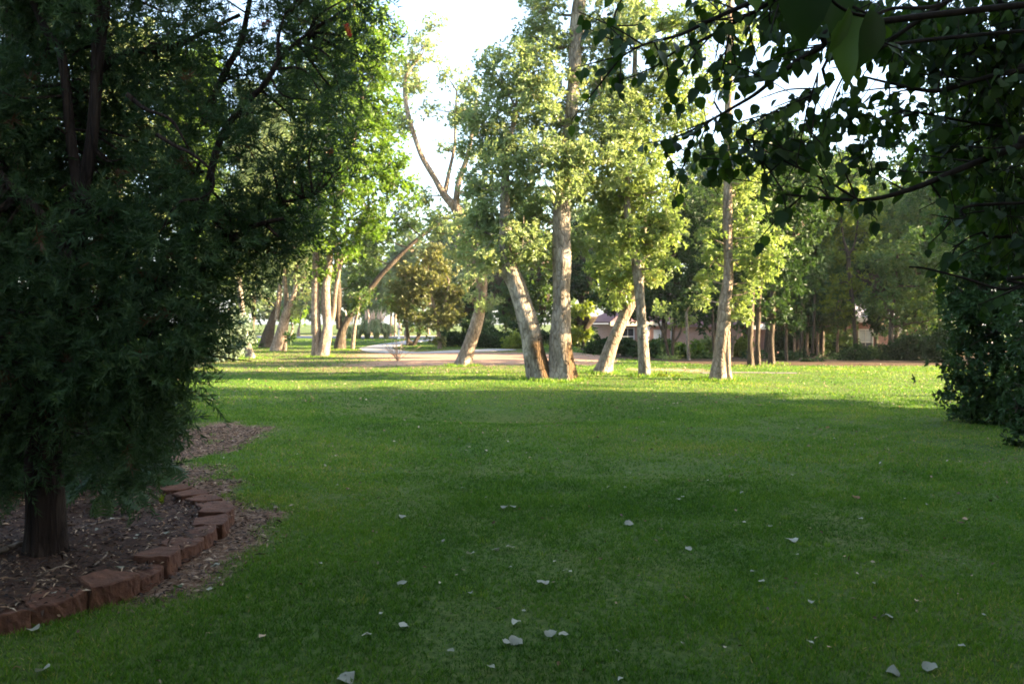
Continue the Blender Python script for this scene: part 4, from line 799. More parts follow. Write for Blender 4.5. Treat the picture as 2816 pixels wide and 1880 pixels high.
# brown brick house
hp = W(2262, 985, 56); hp[2] = hgt(hp[0], hp[1]) - .5
root = thing('brick_house', hp, 'brown brick house with grey shingle roof and white sash window', 'house', rz=R(-4))
mb = MB(); mb.box(0, 4.2, 0, 7, 0, 2.9); mb.box(4.2, 9, 1.6, 7, 0, 2.9); mb.build('wall', M['brick_brown'], root)
mb = MB(); hip(mb, 0, 9, 1.6, 7, 3.08, 6.9, 3.2); hip(mb, 0, 4.2, 0, 6, 3.085, 5.4, 2.0); mb.build('roof', M['roof_grey'], root)
mb = MB(); mb.box(-.46, 4.65, -.5, -.46, 2.75, 3.08); mb.box(4.66, 9.46, 1.1, 1.14, 2.75, 3.08); mb.build('fascia', M['cream'], root)
window(root, 2.3, .55, .98, 1.75, -.07, 'cream', .5); window(root, 5.0, .5, 1.0, 1.9, 1.53, 'white', .3); window(root, 6.9, .5, 1.0, 1.9, 1.53, 'white')
mb = MB(); mb.box(4.32, 4.55, 1.2, 1.43, 0, 2.75); mb.box(4.26, 4.61, 1.14, 1.49, 0, .2); mb.build('porch_post', M['white'], root)
# the neighbour's house just outside the frame on the right: its roof and corner shade the near lawn
root = thing('neighbour_house', (14.2, 13.6, hgt(14.2, 13.6) - .05), 'two storey brick house beside the lawn, past the right edge', 'house', rz=R(-4))
mb = MB(); mb.box(0, 9, -16, 0, 0, 5.6); mb.add([(0, 0, 5.6), (9, 0, 5.6), (4.5, 0, 9.2), (0, -.2, 5.6), (9, -.2, 5.6), (4.5, -.2, 9.2)], [np.array([(0, 1, 2), (5, 4, 3)])]); mb.build('wall', M['brick_brown'], root)
mb = MB(); mb.add([(-.5, .4, 5.25), (4.5, .4, 9.35), (9.5, .4, 5.25), (-.5, -16.4, 5.25), (4.5, -16.4, 9.35), (9.5, -16.4, 5.25), (-.5, .4, 5.1), (4.5, .4, 9.2), (9.5, .4, 5.1), (-.5, -16.4, 5.1), (4.5, -16.4, 9.2), (9.5, -16.4, 5.1)],
       [np.array([(0, 1, 4, 3), (1, 2, 5, 4), (6, 9, 10, 7), (7, 10, 11, 8), (0, 6, 7, 1), (1, 7, 8, 2), (3, 4, 10, 9), (4, 5, 11, 10), (0, 3, 9, 6), (2, 8, 11, 5)])]); mb.build('roof', M['roof_grey'], root)

# ------------------------------------------------------------------ the bottlebrush tree, close on the left
BB = [(100, 100, 215, .5), (340, 120, 215, .3), (600, 120, 200, 0), (800, 110, 150, .1), (915, 60, 85, 0), (990, 40, 40, .2), (80, 400, 220, .3), (330, 400, 220, .5), (580, 390, 205, 0), (790, 360, 160, -.1), (900, 290, 90, 0), (930, 180, 70, 0), (960, 130, 50, 0),
      (80, 680, 210, .1), (300, 700, 195, -.1), (520, 640, 190, -.1), (700, 590, 150, 0), (840, 540, 95, .1), (910, 460, 60, .1), (80, 960, 190, -.1), (290, 950, 175, -.3), (440, 890, 135, -.3), (560, 840, 85, -.2), (620, 760, 80, 0),
      (380, 1070, 105, -.4), (150, 1140, 130, .2), (480, 1010, 60, -.5), (330, 1200, 80, -.2), (500, 940, 70, -.4), (740, 700, 70, .3), (800, 640, 70, .2), (420, 1000, 80, -.5), (-100, 300, 220, 0), (-100, 700, 220, 0), (-80, 1050, 180, 0), (450, 1120, 45, -.4), (250, 1060, 120, -.2), (20, 1230, 110, -.1), (200, 1230, 70, .4), (370, 1240, 60, -.1), (-40, 1330, 90, .2), (420, 1230, 45, -.2), (315, 1320, 46, .3),
      (300, -120, 220, .3), (650, -120, 200, 0), (900, -80, 120, 0), (40, -120, 200, 0), (575, 905, 50, -.3), (690, 690, 90, .2), (870, 420, 80, 0), (850, 200, 90, .1)]
BD = 5.3
b0 = G(130, 1545); b0[2] = bedz(b0[0], b0[1]); BD = b0[1]
root = thing('bottlebrush_tree', b0, 'big dark bottlebrush tree with fibrous trunk inside the red edging', 'tree')
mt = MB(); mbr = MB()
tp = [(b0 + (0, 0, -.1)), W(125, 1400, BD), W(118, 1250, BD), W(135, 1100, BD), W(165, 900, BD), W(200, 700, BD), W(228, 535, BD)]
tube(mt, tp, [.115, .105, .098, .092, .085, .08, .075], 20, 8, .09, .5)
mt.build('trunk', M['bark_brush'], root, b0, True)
def br(pts, r0, r1=.008, dd=0, mb_=mbr):
    P = np.array([W(px, py, BD + dd + (q[0] if q else 0)) for px, py, *q in pts]); lm_ = MB(); tube(lm_, P, np.linspace(r0, r1, len(P)), 8, 6, .07); lm_.build('limb', M['bark_brush'], root, b0, True); return catmull(P, 8)
BRL = [br([(225, 540), (250, 400), (262, 268), (266, 134), (270, -30)], .045, .03), br([(262, 270), (272, 160), (285, 67), (300, -40)], .034, .024), br([(220, 545), (195, 380), (170, 156), (125, 80), (80, -20)], .036, .02),
       br([(228, 535), (290, 600), (330, 590), (390, 555), (430, 530), (480, 500), (560, 470)], .036, .01, -.1), br([(170, 880), (240, 850), (340, 820), (424, 787), (504, 734), (531, 676), (513, 627), (480, 570)], .045, .014, -.2),
       br([(430, 785), (480, 770), (545, 743), (603, 685), (650, 650), (696, 622), (780, 600)], .04, .01, -.2), br([(545, 640), (600, 400), (660, 300), (723, 237), (768, 165), (800, 130), (850, 90)], .028, .008, -.1), br([(768, 165), (765, 110), (780, 50)], .018, .006, -.1),
       br([(560, 330), (620, 196), (660, 120), (683, 22), (690, -30)], .026, .014), br([(265, 200), (340, 150), (470, 130), (560, 90), (660, 40)], .03, .01, .1), br([(505, 735), (520, 640), (480, 590), (455, 545)], .03, .012, -.2), br([(200, 720), (120, 600), (40, 520), (-40, 430)], .036, .02, -.2),
       br([(520, 600), (570, 570), (640, 590), (760, 560), (860, 540)], .025, .006), br([(350, 260), (400, 300), (470, 330), (520, 410)], .014, .006, -.4), br([(430, 370), (480, 400), (530, 425), (580, 470), (585, 520), (550, 548)], .012, .006, -.5), br([(270, 120), (200, 60), (150, 30), (60, -10)], .025, .01, .3),
       br([(150, 1000), (230, 960), (330, 940), (450, 900), (540, 880)], .03, .006, -.2), br([(600, 850), (560, 980 - 20), (630, 985), (690, 992)], .008, .003, .2)]
BRP = np.concatenate(BRL)
Bb = [(W(px, py, BD + dd), np.array([S(r, BD), S(r, BD) * 1.0, S(r, BD) * .92])) for px, py, r, dd in BB]
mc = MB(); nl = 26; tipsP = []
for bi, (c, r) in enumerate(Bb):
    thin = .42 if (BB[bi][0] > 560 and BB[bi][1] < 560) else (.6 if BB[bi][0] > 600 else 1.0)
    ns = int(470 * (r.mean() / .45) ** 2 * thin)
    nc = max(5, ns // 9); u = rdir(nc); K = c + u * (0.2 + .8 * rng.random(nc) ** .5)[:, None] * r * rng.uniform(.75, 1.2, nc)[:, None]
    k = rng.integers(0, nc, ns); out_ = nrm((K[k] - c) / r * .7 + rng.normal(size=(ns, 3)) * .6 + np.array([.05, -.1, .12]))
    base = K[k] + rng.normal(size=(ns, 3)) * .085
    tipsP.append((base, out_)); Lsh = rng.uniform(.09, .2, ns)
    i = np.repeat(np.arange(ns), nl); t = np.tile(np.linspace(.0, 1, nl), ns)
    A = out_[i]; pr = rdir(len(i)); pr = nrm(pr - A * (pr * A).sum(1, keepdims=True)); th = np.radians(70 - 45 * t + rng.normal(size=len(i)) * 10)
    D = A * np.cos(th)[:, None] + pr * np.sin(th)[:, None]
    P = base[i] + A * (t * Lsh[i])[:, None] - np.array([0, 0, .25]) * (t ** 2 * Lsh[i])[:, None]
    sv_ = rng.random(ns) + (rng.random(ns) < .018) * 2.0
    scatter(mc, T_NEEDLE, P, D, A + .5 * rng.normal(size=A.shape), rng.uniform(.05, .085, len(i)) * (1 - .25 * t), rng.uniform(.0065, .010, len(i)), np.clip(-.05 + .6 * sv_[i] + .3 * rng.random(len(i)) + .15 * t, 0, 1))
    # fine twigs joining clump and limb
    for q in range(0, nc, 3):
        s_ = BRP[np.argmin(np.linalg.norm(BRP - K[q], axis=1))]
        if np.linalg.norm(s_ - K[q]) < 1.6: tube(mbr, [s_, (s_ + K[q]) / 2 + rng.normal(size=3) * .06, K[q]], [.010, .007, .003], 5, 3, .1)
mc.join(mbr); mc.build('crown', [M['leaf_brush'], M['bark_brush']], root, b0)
for px, py, dd in [(958, 86, -.2), (905, 425, .25), (730, 65, .3)]:
    mb = MB(); c = W(px, py, BD - .15 + dd); n = 260; ax = nrm(np.array([.5, -.2, .4]) + rng.normal(size=3) * .3)
    t = rng.random(n); D = rdir(n); D = D - ax * (D * ax).sum(1, keepdims=True)
    scatter(mb, T_NEEDLE, c + ax * (t[:, None] - .5) * .07, D + ax * .3, rdir(n), rng.uniform(.016, .026, n), .0022, rng.random(n))
    tag(mb.build('flower', M['flower'], root, b0), 'red brush flower')

# dark planting at the back of the bed
def bedtree(name, label, cat, px, py, d, bl, leaf, **k): return tree(name, label, cat, [[(px, py, .012), (px + 5, py - 40, .01), (px + 8, py - 90, .008)], [(px - 12, py, .01, 0, 'g'), (px - 25, py - 60, .008)]], bl, leaf, 'twig', d0=d, twigs=2, flare=0, limb_r=.012, **k)
bedtree('dark_shrub', 'dark shrub in deep shade behind the bottlebrush trunk', 'shrub', 60, 1380, 7.2, [(20, 1280, 130), (-80, 1200, 150), (60, 1130, 140), (160, 1290, 90), (-60, 1380, 110)], 'leaf_dark', L=.07, Wd=.03, clump=.13, dens=1.0, T=T_MID)
bedtree('dark_shrub', 'dark leafy shrub at the back of the bed right of the bottlebrush trunk', 'shrub', 300, 1330, 7.6, [(250, 1180, 110), (330, 1230, 90), (390, 1160, 70), (270, 1290, 80), (350, 1100, 90)], 'leaf_dark', L=.07, Wd=.03, clump=.13, dens=1.0, T=T_MID)
bedtree('dark_shrub', 'tall dark shrub behind the bottlebrush at the left edge', 'shrub', 60, 1130, 12.5, [(100, 900, 160), (-80, 850, 200), (250, 950, 130), (60, 1040, 110), (330, 1030, 80), (0, 600, 200), (220, 700, 150)], 'leaf_dark', L=.09, Wd=.04, clump=.2, dens=.8, T=T_MID)
# split leaf philodendron: petioles and deeply lobed blades
def lobed(mb, base, D, N, Ls, a):
    D = nrm(np.asarray(D, float)); N = np.asarray(N, float); N = nrm(N - D * N.dot(D)); Sx = np.cross(N, D)
    V = []; F = []; nlb = 7
    for s in (-1, 1):
        for i in range(nlb):
            t = .05 + .85 * i / (nlb - 1); wl = .52 * math.sin(math.pi * (.18 + .72 * t)) ** .8; b_ = len(V); hw = .052
            p = lambda x, y, z: base + Ls * (D * x + Sx * y * s + N * z)
            dr = .55 - .25 * t
            V += [p(t - hw, .0, 0), p(t + hw, 0, 0), p(t + wl * dr * .6 + hw, wl * .6, .06), p(t + wl * dr, wl, -.04), p(t + wl * dr * .5 - hw, wl * .62, .06)]
            F += [(b_, b_ + 1, b_ + 2, b_ + 4), (b_ + 4, b_ + 2, b_ + 3, b_ + 3)]
    q = np.array([f for f in F if f[2] != f[3]]); t3 = np.array([f[:3] for f in F if f[2] == f[3]])
    mb.add(np.array(V), [q, t3], a)
def philodendron(label, px, py, spots, Ls):
    c = G(px, py); c[2] = bedz(c[0], c[1]); root = thing('split_leaf_plant', c, label, 'plant')
    for (qx, qy, dd, dirx, diry) in spots:
        p = W(qx, qy, c[1] + dd); mb = MB(); tube(mb, [c, (c + p) / 2 + np.array([0, 0, .1]), p], [.012, .01, .007], 6, 4); o = mb.build('stalk', M['leaf_dark'], root, c, True)
        mb = MB(); lobed(mb, p, np.array([dirx, -.35, -diry]), np.array([.2 * dirx, -.55, .8]), Ls * rng.uniform(.85, 1.15), rng.random()); mb.build('blade', M['leaf_dark'], root, c)
philodendron('split leaf plant with lobed leaves right of the trunk', 300, 1420, [(300, 1330, -.2, .5, .6), (250, 1300, 0, -.4, .5), (340, 1350, -.2, .8, .5), (280, 1360, -.3, .2, .8), (350, 1300, .1, .9, .2), (220, 1350, -.1, -.7, .5), (320, 1280, .2, .3, .2)], .21)
philodendron('dark pointed leaf plant leaning over the lawn edge beyond the red blocks', 380, 1345, [(415, 1110, .1, .9, -.05), (430, 1180, .1, .95, .05), (425, 1225, 0, .95, .2), (420, 1290, -.1, .9, .3), (390, 1150, .2, .5, .2), (400, 1260, 0, .7, .4), (380, 1200, .1, .4, .5), (440, 1330, -.2, .8, .5)], .34)
mb = MB(); c = G(447, 1402); c[2] = bedz(c[0], c[1]); n = 9; D = np.column_stack([rng.normal(size=(n, 2)) * .6, np.ones(n)])
scatter(mb, T_MID, np.tile(c, (n, 1)), D, rdir(n), rng.uniform(.06, .1, n), .022, rng.random(n)); tag(mb.build('seedling', M['leaf_yellow'], None, c), 'tiny yellow green seedling by the inner red blocks', 'seedling')
# sticks lying in the bed
for k, (a, b_, lb) in enumerate([((200, 1500), (365, 1462), 'long pale bent stick lying on the mulch'), ((100, 1638), (168, 1612), 'pale straight stick on the orange mulch'), ((-20, 1558), (80, 1536), 'thick grey stick beside the bottlebrush trunk foot'), ((260, 1600), (285, 1560), 'thin curved twig on the mulch near the blocks')]):
    A = G(*a); B_ = G(*b_); A[2] = bedz(A[0], A[1]) + .012; B_[2] = bedz(B_[0], B_[1]) + .02; mid = (A + B_) / 2 + np.array([.03, .04, .02]); mb = MB()
    tube(mb, [A, mid, B_], [.006, .005, .003] if k != 2 else [.02, .018, .014], 6, 5, .1); tag(mb.build('stick', M['bark_tan'], None, A, True), lb, 'stick', 'sticks on the mulch')

# ------------------------------------------------------------------ red edging blocks
import bmesh
def block_mesh(seed):
    r = np.random.default_rng(seed); bm = bmesh.new(); hl, hi_, dp, h = .150, .085, .21, .16
    q = [(-hl, 0), (-.06, .028), (.06, .028), (hl, 0), (hi_, -dp), (-hi_, -dp)]      # outer face bulges, plan narrows inwards
    lo = [bm.verts.new((x, y, -.05)) for x, y in q]; hi = [bm.verts.new((x, y, h - .05)) for x, y in q]
    bm.faces.new(hi); bm.faces.new(lo[::-1])
    for i in range(6): bm.faces.new((lo[i], lo[(i + 1) % 6], hi[(i + 1) % 6], hi[i]))
    bmesh.ops.recalc_face_normals(bm, faces=bm.faces)
    bmesh.ops.bevel(bm, geom=list(bm.edges), offset=.007, segments=1, affect='EDGES', clamp_overlap=True)
    bmesh.ops.triangulate(bm, faces=[f for f in bm.faces if len(f.verts) > 4])
    bmesh.ops.subdivide_edges(bm, edges=[e for e in bm.edges if e.calc_length() > .05], cuts=3, use_grid_fill=True)
    for v in bm.verts:
        k = .9 if v.co.y > -.01 else .6
        v.co += Vector(r.normal(size=3) * .0026 * k); v.co.z += .004 * math.sin(v.co.x * 23 + seed) * math.sin(v.co.y * 31 + seed * 2)
    me = bpy.data.meshes.new('edging_block'); bm.to_mesh(me); bm.free(); me.materials.append(M['block']); return me
arc = np.concatenate([[0], np.cumsum(np.linalg.norm(np.diff(BLKC, axis=0), axis=1))]); tot = arc[-1]; nb = int(round(tot / .298))
names = ['edging block cut off by the left frame edge, nearest the camera', 'next edging block, partly sunk beside a pale round leaf', 'long edging block with its top edge level and a leaf scrap', 'edging block tilted beside the orange mulch',
         'edging block with a dark gap at its inner corner', 'wide edging block below the lawn strip with dead leaves', 'edging block with a tall rough face at the bend', 'edging block on the outer bend with crumbs on top', 'edging block at the tip of the bend over the bark chips',
         'edging block just past the tip of the bend', 'edging block curving back toward the plants', 'edging block with its inner corner standing proud', 'edging block near the yellow green seedling', 'second last edging block under the drooping twig', 'last edging block, half hidden under dark leaves', 'edging block behind the last one under the leaves', 'edging block hidden deepest in the leaves']
for i in range(nb):
    s = (i + .5) * tot / nb; x = np.interp(s, arc, BLKC[:, 0]); y = np.interp(s, arc, BLKC[:, 1]); e = .05
    dx = np.interp(s + e, arc, BLKC[:, 0]) - np.interp(s - e, arc, BLKC[:, 0]); dy = np.interp(s + e, arc, BLKC[:, 1]) - np.interp(s - e, arc, BLKC[:, 1]); th = math.atan2(dy, dx)
    o = bpy.data.objects.new('edging_block', block_mesh(i + 3)); C.objects.link(o)
    o.location = (x, y, float(hgt(x, y)) - .008 + rng.normal() * .012); o.rotation_euler = (rng.normal() * .04, rng.normal() * .035, th + math.pi + rng.normal() * .17)
    tag(o, names[min(i, len(names) - 1)], 'edging block', 'red edging blocks round the bed')

# ------------------------------------------------------------------ the broad leaved tree overhanging on the right
tb = np.array([5.2, 3.4, float(hgt(5.2, 3.4))]); root = thing('overhanging_tree', tb, 'broad leaved tree whose dark leafy branches hang in from the upper right', 'tree')
mt = MB(); tube(mt, [tb - (0, 0, .1), tb + (0.02, .05, 1.2), tb + (-.1, .1, 2.4), tb + (-.2, .2, 3.6), tb + (-.2, .3, 5.5)], [.16, .14, .12, .10, .05], 16, 8, .06, .4); mt.build('trunk', M['bark_dark'], root, tb, True)
mbr = MB(); mlf = MB(); nodesP = []
def limb(pts, r0, r1, link=True):
    P = [W(px, py, d) for px, py, d in pts]
    if link: a_ = tb + np.array([-.15, .15, max(1.6, min(5.2, P[0][2] + (.3 if pts[0][1] < 140 else -.3)))]); P = [a_, a_ * .55 + P[0] * .45 + rng.normal(size=3) * .12 + np.array([0, 0, .12])] + P; rr = [r0 * 1.2, r0 * 1.05] + list(np.linspace(r0, r1, len(P) - 2))
    else: rr = list(np.linspace(r0, r1, len(P)))
    lm_ = MB(); tube(lm_, P, rr, 7, 6, .06); lm_.build('limb', M['twig'], root, tb, True); return catmull(P[2:] if link else P, 8)
def twig_leaves(Q, every, prob=1.0, ln=(.10, .34), lsz=(.036, .078), start=0.0):
    """short side twigs off a limb, leaves hanging alternately from them"""
    Ls = np.concatenate([[0], np.cumsum(np.linalg.norm(np.diff(Q, axis=0), axis=1))])
    for s in np.arange(start * Ls[-1], Ls[-1], every):
        if rng.random() > prob: continue
        p = np.array([np.interp(s, Ls, Q[:, j]) for j in range(3)]); j = min(np.searchsorted(Ls, s), len(Q) - 1); tdir = nrm(Q[j] - Q[max(j - 1, 0)])
        d = nrm(tdir * rng.uniform(.2, .9) + rng.normal(size=3) * np.array([.5, .5, .55]) + np.array([0, 0, -.15])); l = rng.uniform(*ln)
        e = p + d * l + np.array([0, 0, -.04 * l]); tube(mbr, [p, (p + e) / 2 + rng.normal(size=3) * .01, e], [.0045, .0035, .002], 4, 3)
        k = max(3, int(l / .036)); t = np.linspace(.12, 1, k); LP = p + (e - p) * t[:, None]
        D = rng.normal(size=(k, 3)) * .5 + np.array([0, 0, -.75]) + d * .35; D = nrm(D); pet = D * rng.uniform(.012, .032, k)[:, None]
        for a_, b_ in zip(LP, LP + pet): tube(mbr, [a_, b_], [.0014, .0011], 3, 1)
        N = rng.normal(size=(k, 3)) * .55 + np.array([0, -.75, .45]); L = rng.uniform(*lsz, k)
        scatter(mlf, T_PEAR, LP + pet, D, N, L, L * rng.uniform(.58, .88, k), rng.random(k))
LB = [limb([(2230, -60, 3.3), (2128, 0, 3.4), (2093, 22, 3.45), (2012, 67, 3.5), (1928, 112, 3.6), (1860, 140, 3.7), (1800, 185, 3.8)], .012, .004), limb([(2250, -70, 3.2), (2061, 9, 3.4), (1950, 58, 3.5), (1870, 96, 3.6), (1780, 120, 3.7), (1720, 150, 3.8), (1680, 190, 3.85)], .012, .003),
      limb([(2420, 60, 3.2), (2258, 130, 3.3), (2155, 196, 3.4), (2084, 254, 3.5), (2026, 290, 3.55), (1905, 357, 3.7), (1816, 393, 3.8)], .013, .004), limb([(2400, 130, 3.5), (2262, 245, 3.6), (2128, 321, 3.7), (2066, 380, 3.75)], .008, .003),
      limb([(2900, 370, 3.6), (2816, 397, 3.6), (2664, 455, 3.6), (2512, 518, 3.6), (2383, 549, 3.6), (2245, 542, 3.65), (2137, 533, 3.7)], .018, .004), limb([(2360, 549, 3.6), (2262, 491, 3.65), (2173, 451, 3.7), (2070, 397, 3.8)], .006, .003, False),
      limb([(2900, 185, 3.8), (2816, 192, 3.8), (2709, 214, 3.8), (2575, 250, 3.8), (2463, 232, 3.8), (2370, 210, 3.85)], .017, .005), limb([(2650, -40, 3.6), (2610, 0, 3.6), (2530, 54, 3.6), (2450, 112, 3.65), (2380, 170, 3.7)], .016, .006),
      limb([(2900, 360, 4.2), (2816, 353, 4.2), (2682, 339, 4.2), (2539, 312, 4.2), (2440, 300, 4.2)], .010, .003), limb([(2880, 760, 3.2), (2816, 783, 3.2), (2750, 794, 3.2), (2652, 765, 3.2), (2545, 738, 3.25), (2500, 734, 3.25)], .008, .003),
      limb([(1740, -60, 3.9), (1690, 40, 4.0), (1700, 90, 4.0), (1720, 130, 3.9)], .004, .002, False), limb([(2012, 67, 3.5), (2000, 120, 3.5), (1985, 200, 3.5), (1960, 290, 3.6)], .005, .002, False), limb([(2250, 200, 3.4), (2220, 300, 3.4), (2200, 400, 3.45), (2185, 470, 3.5)], .004, .002, False),
      limb([(2050, 380, 3.8), (2110, 460, 3.75), (2150, 520, 3.7)], .005, .003, False), limb([(2750, 560, 3.9), (2650, 600, 3.9), (2560, 590, 3.95)], .007, .002), limb([(2820, -40, 4.0), (2780, 60, 4.0), (2680, 140, 4.0), (2600, 180, 4.1)], .01, .004),
      limb([(2420, 60, 3.2), (2350, 20, 3.2), (2250, -30, 3.2)], .006, .003, False), limb([(2816, 650, 4.2), (2700, 640, 4.2), (2620, 680, 4.2)], .008, .003)]
for k, (Q, ev) in enumerate(zip(LB, [.062, .055, .062, .058, .11, .09, .075, .075, .075, .30, .075, .11, .09, .12, .075, .065, .08, .07])): twig_leaves(Q, ev, .92, start=.02)
# thick leafy mass further right
for (px, py, d, r, n) in [(q_[0], q_[1], q_[2], q_[3], int(q_[4] * (1.0 if q_[0] > 2450 else .9))) for q_ in [(2560, 130, 4.0, 110, 260), (2680, 60, 4.2, 130, 340), (2770, 180, 4.1, 130, 340), (2680, 300, 4.5, 120, 260), (2790, 400, 4.3, 120, 280), (2760, 560, 4.2, 110, 230), (2800, 690, 4.0, 60, 70), (2470, 60, 4.2, 90, 160), (2440, 330, 4.4, 70, 90), (2590, 430, 4.6, 80, 110), (2850, 100, 4.0, 140, 260), (2310, 330, 4.0, 70, 80), (2660, 500, 4.6, 80, 120), (2200, 110, 3.9, 80, 80), (2330, 60, 3.8, 70, 70), (2380, 420, 4.2, 60, 50), (2180, 400, 3.9, 60, 60), (2020, 200, 3.9, 60, 45), (2050, 420, 4.0, 55, 50), (1960, 450, 4.0, 50, 40), (2130, 30, 3.7, 60, 50)]]:
    c = W(px, py, d); rr = S(r, d); P = c + rdir(n) * (rng.random(n) ** .4)[:, None] * rr * np.array([1.1, 1.4, 1.0])
    D = nrm(rng.normal(size=(n, 3)) * .5 + np.array([0, 0, -.8])); L = rng.uniform(.042, .072, n)
    scatter(mlf, T_PEAR, P, D, rng.normal(size=(n, 3)) * .6 + np.array([0, -.6, .5]), L, L * rng.uniform(.58, .88, n), rng.random(n))
    for q in range(0, n, 6): tube(mbr, [P[q], P[q] + rng.normal(size=3) * .12 + (.08, 0, .04)], [.003, .002], 4, 2)
# unseen leaf canopy added above and behind the camera to darken the near lawn
n = 15000; P = np.column_stack([rng.uniform(-5.0, 8.0, n), rng.uniform(-5.5, 5.5, n), rng.uniform(4.8, 8.2, n)]); P[:, 2] += .25 * np.maximum(0, P[:, 1])
cl = rdir(n) * .1; P += cl; L = rng.uniform(.10, .16, n)
scatter(mlf, T_PEAR, P, nrm(rng.normal(size=(n, 3)) * .5 + np.array([0, 0, -.6])), rng.normal(size=(n, 3)) * .5 + np.array([0, 0, .9]), L, L * .8, rng.random(n))
for q in range(0, n, 150): tube(mbr, [P[q], (P[q] + tb + (0, 0, 4.5)) / 2 + (0, 0, .3), tb + np.array([-.2, .3, 4.6])], [.006, .012, .02], 4, 3)
# the sprig that hangs close before the camera
Q = limb([(2640, -10, 1.35), (2560, 20, 1.3), (2455, 24, 1.22), (2390, 45, 1.18), (2310, 20, 1.16), (2230, -60, 1.16)], .0035, .002, False)
for (x0, y0, x1, y1, d, wd_, nx_, a_) in [(2215, -85, 2212, 125, 1.16, .072, -.25, .1), (2405, 30, 2378, 190, 1.15, .050, .6, .2), (2345, 45, 2322, 232, 1.17, .05, -.75, .97), (2335, 20, 2283, 165, 1.14, .022, .9, .75), (2290, -60, 2300, 90, 1.2, .06, .2, .3), (2065, -30, 2085, 28, 1.3, .03, .2, .98), (2215, -20, 2250, 60, 1.22, .05, -.5, .3)]:
    a = W(x0, y0, d); b_ = W(x1, y1, d - .01); scatter(mlf, T_PEAR, a[None], (b_ - a)[None], np.array([[nx_, -1.0, .25]]), np.linalg.norm(b_ - a), wd_, a_)
mlf.join(mbr); mlf.build('crown', [M['leaf_pear'], M['twig']], root, tb, True)

# ------------------------------------------------------------------ leaves lying on the lawn
def fallen_mesh(seed, mat):
    r = np.random.default_rng(seed); Tv, Tf = T_PEAR; V = Tv.copy(); V[:, 0] -= .5
    cu = r.uniform(.3, 1.4); V[:, 2] = V[:, 2] * .3 + cu * V[:, 1] ** 2 * r.uniform(.2, .8) + .3 * r.uniform(-.4, 1.0) * V[:, 0] ** 2 + .05 * np.sin(V[:, 0] * 7 + seed) * V[:, 1] * 4
    V[:, 1] *= r.uniform(.7, .95); mb = MB(); mb.add(V, [f for f in Tf], r.random()); o = mb.build('fallen_leaf', mat, None, None, True); me = o.data; bpy.data.objects.remove(o); return me
FM = {k: [fallen_mesh(s + 40 * j, M[m_]) for s in range(6)] for j, (k, m_) in enumerate((('p', 'fallen'), ('b', 'fallen_brown'), ('t', 'fallen_tan'), ('g', 'leaf_pear')))}
def fallen(px, py, size, k='p', label=None, group=None, inbed=False):
    p = G(px, py); me = FM[k][rng.integers(6)]; o = bpy.data.objects.new('fallen_leaf', me); C.objects.link(o)
    on = inside(BED, np.array([p[0]]), np.array([p[1]]))[0]
    o.location = (p[0], p[1], (float(bedz(p[0], p[1])) if on else p[2]) + .024); o.scale = (size * (rng.uniform(.7, .9) if group and group.startswith('single') else rng.uniform(.5, .76)),) * 3; o.rotation_euler = (rng.normal() * .2 + (math.pi if rng.random() < .4 else 0), rng.normal() * .2, rng.uniform(0, 6.28))
    return tag(o, label, 'leaf', group)
BIG = [(1293, 1532, .105, 'large pale leaf lying left of the lawn centre, cupped upward'), (1492, 1611, .105, 'large pale leaf alone on the lower middle lawn'), (1104, 1613, .08, 'pale leaf curled like a boat, lower left lawn'), (1112, 1730, .09, 'crinkled pale leaf on the lower lawn, left of the leaf pairs'),
       (1010, 1756, .075, 'dull greenish leaf beside the crinkled pale one'), (1392, 1776, .085, 'left leaf of the pale pair low in the middle'), (1422, 1772, .09, 'right leaf of the pale pair low in the middle'), (1388, 1402, .09, 'left leaf of the pale cluster in mid lawn'), (1410, 1400, .08, 'right leaf of the pale cluster in mid lawn'),
       (1108, 1425, .09, 'pale folded double looking leaf on the left mid lawn'), (1514, 1752, .09, 'upright folded pale leaf, lower lawn right of the pair'), (1550, 1755, .06, 'small pale leaf touching the upright folded one'), (1730, 1446, .085, 'greyish leaf with a dark shadow, right mid lawn'), (1892, 1518, .07, 'bright white tipped leaf on the right lawn'),
       (2458, 1853, .10, 'large flat pale leaf near the bottom right edge'), (2560, 1846, .08, 'pale folded leaf right of the large flat one'), (955, 1872, .11, 'big pale leaf cut by the bottom edge of the view'), (117, 1857, .10, 'round pale leaf on dark grass in the bottom left corner'), (92, 1745, .10, 'round grey green leaf at the foot of the red blocks'),
       (2353, 1371, .09, 'rust brown curled leaf with a pale edge'), (2440, 1700, .085, 'blue grey upright leaf on the right lawn'), (1418, 1722, .075, 'pale leaf just above the leaf pair'), (1405, 1512, .08, 'pale leaf right of the large cupped one'), (1365, 1516, .08, 'bluish leaf behind the large cupped one'), (2178, 1490, .10, 'thin bluish sliver shaped leaf, right lawn')]
for px, py, s, lb in BIG: fallen(px, py, s, 'b' if 'rust' in lb else 'p', lb, 'single fallen leaves on the lawn')
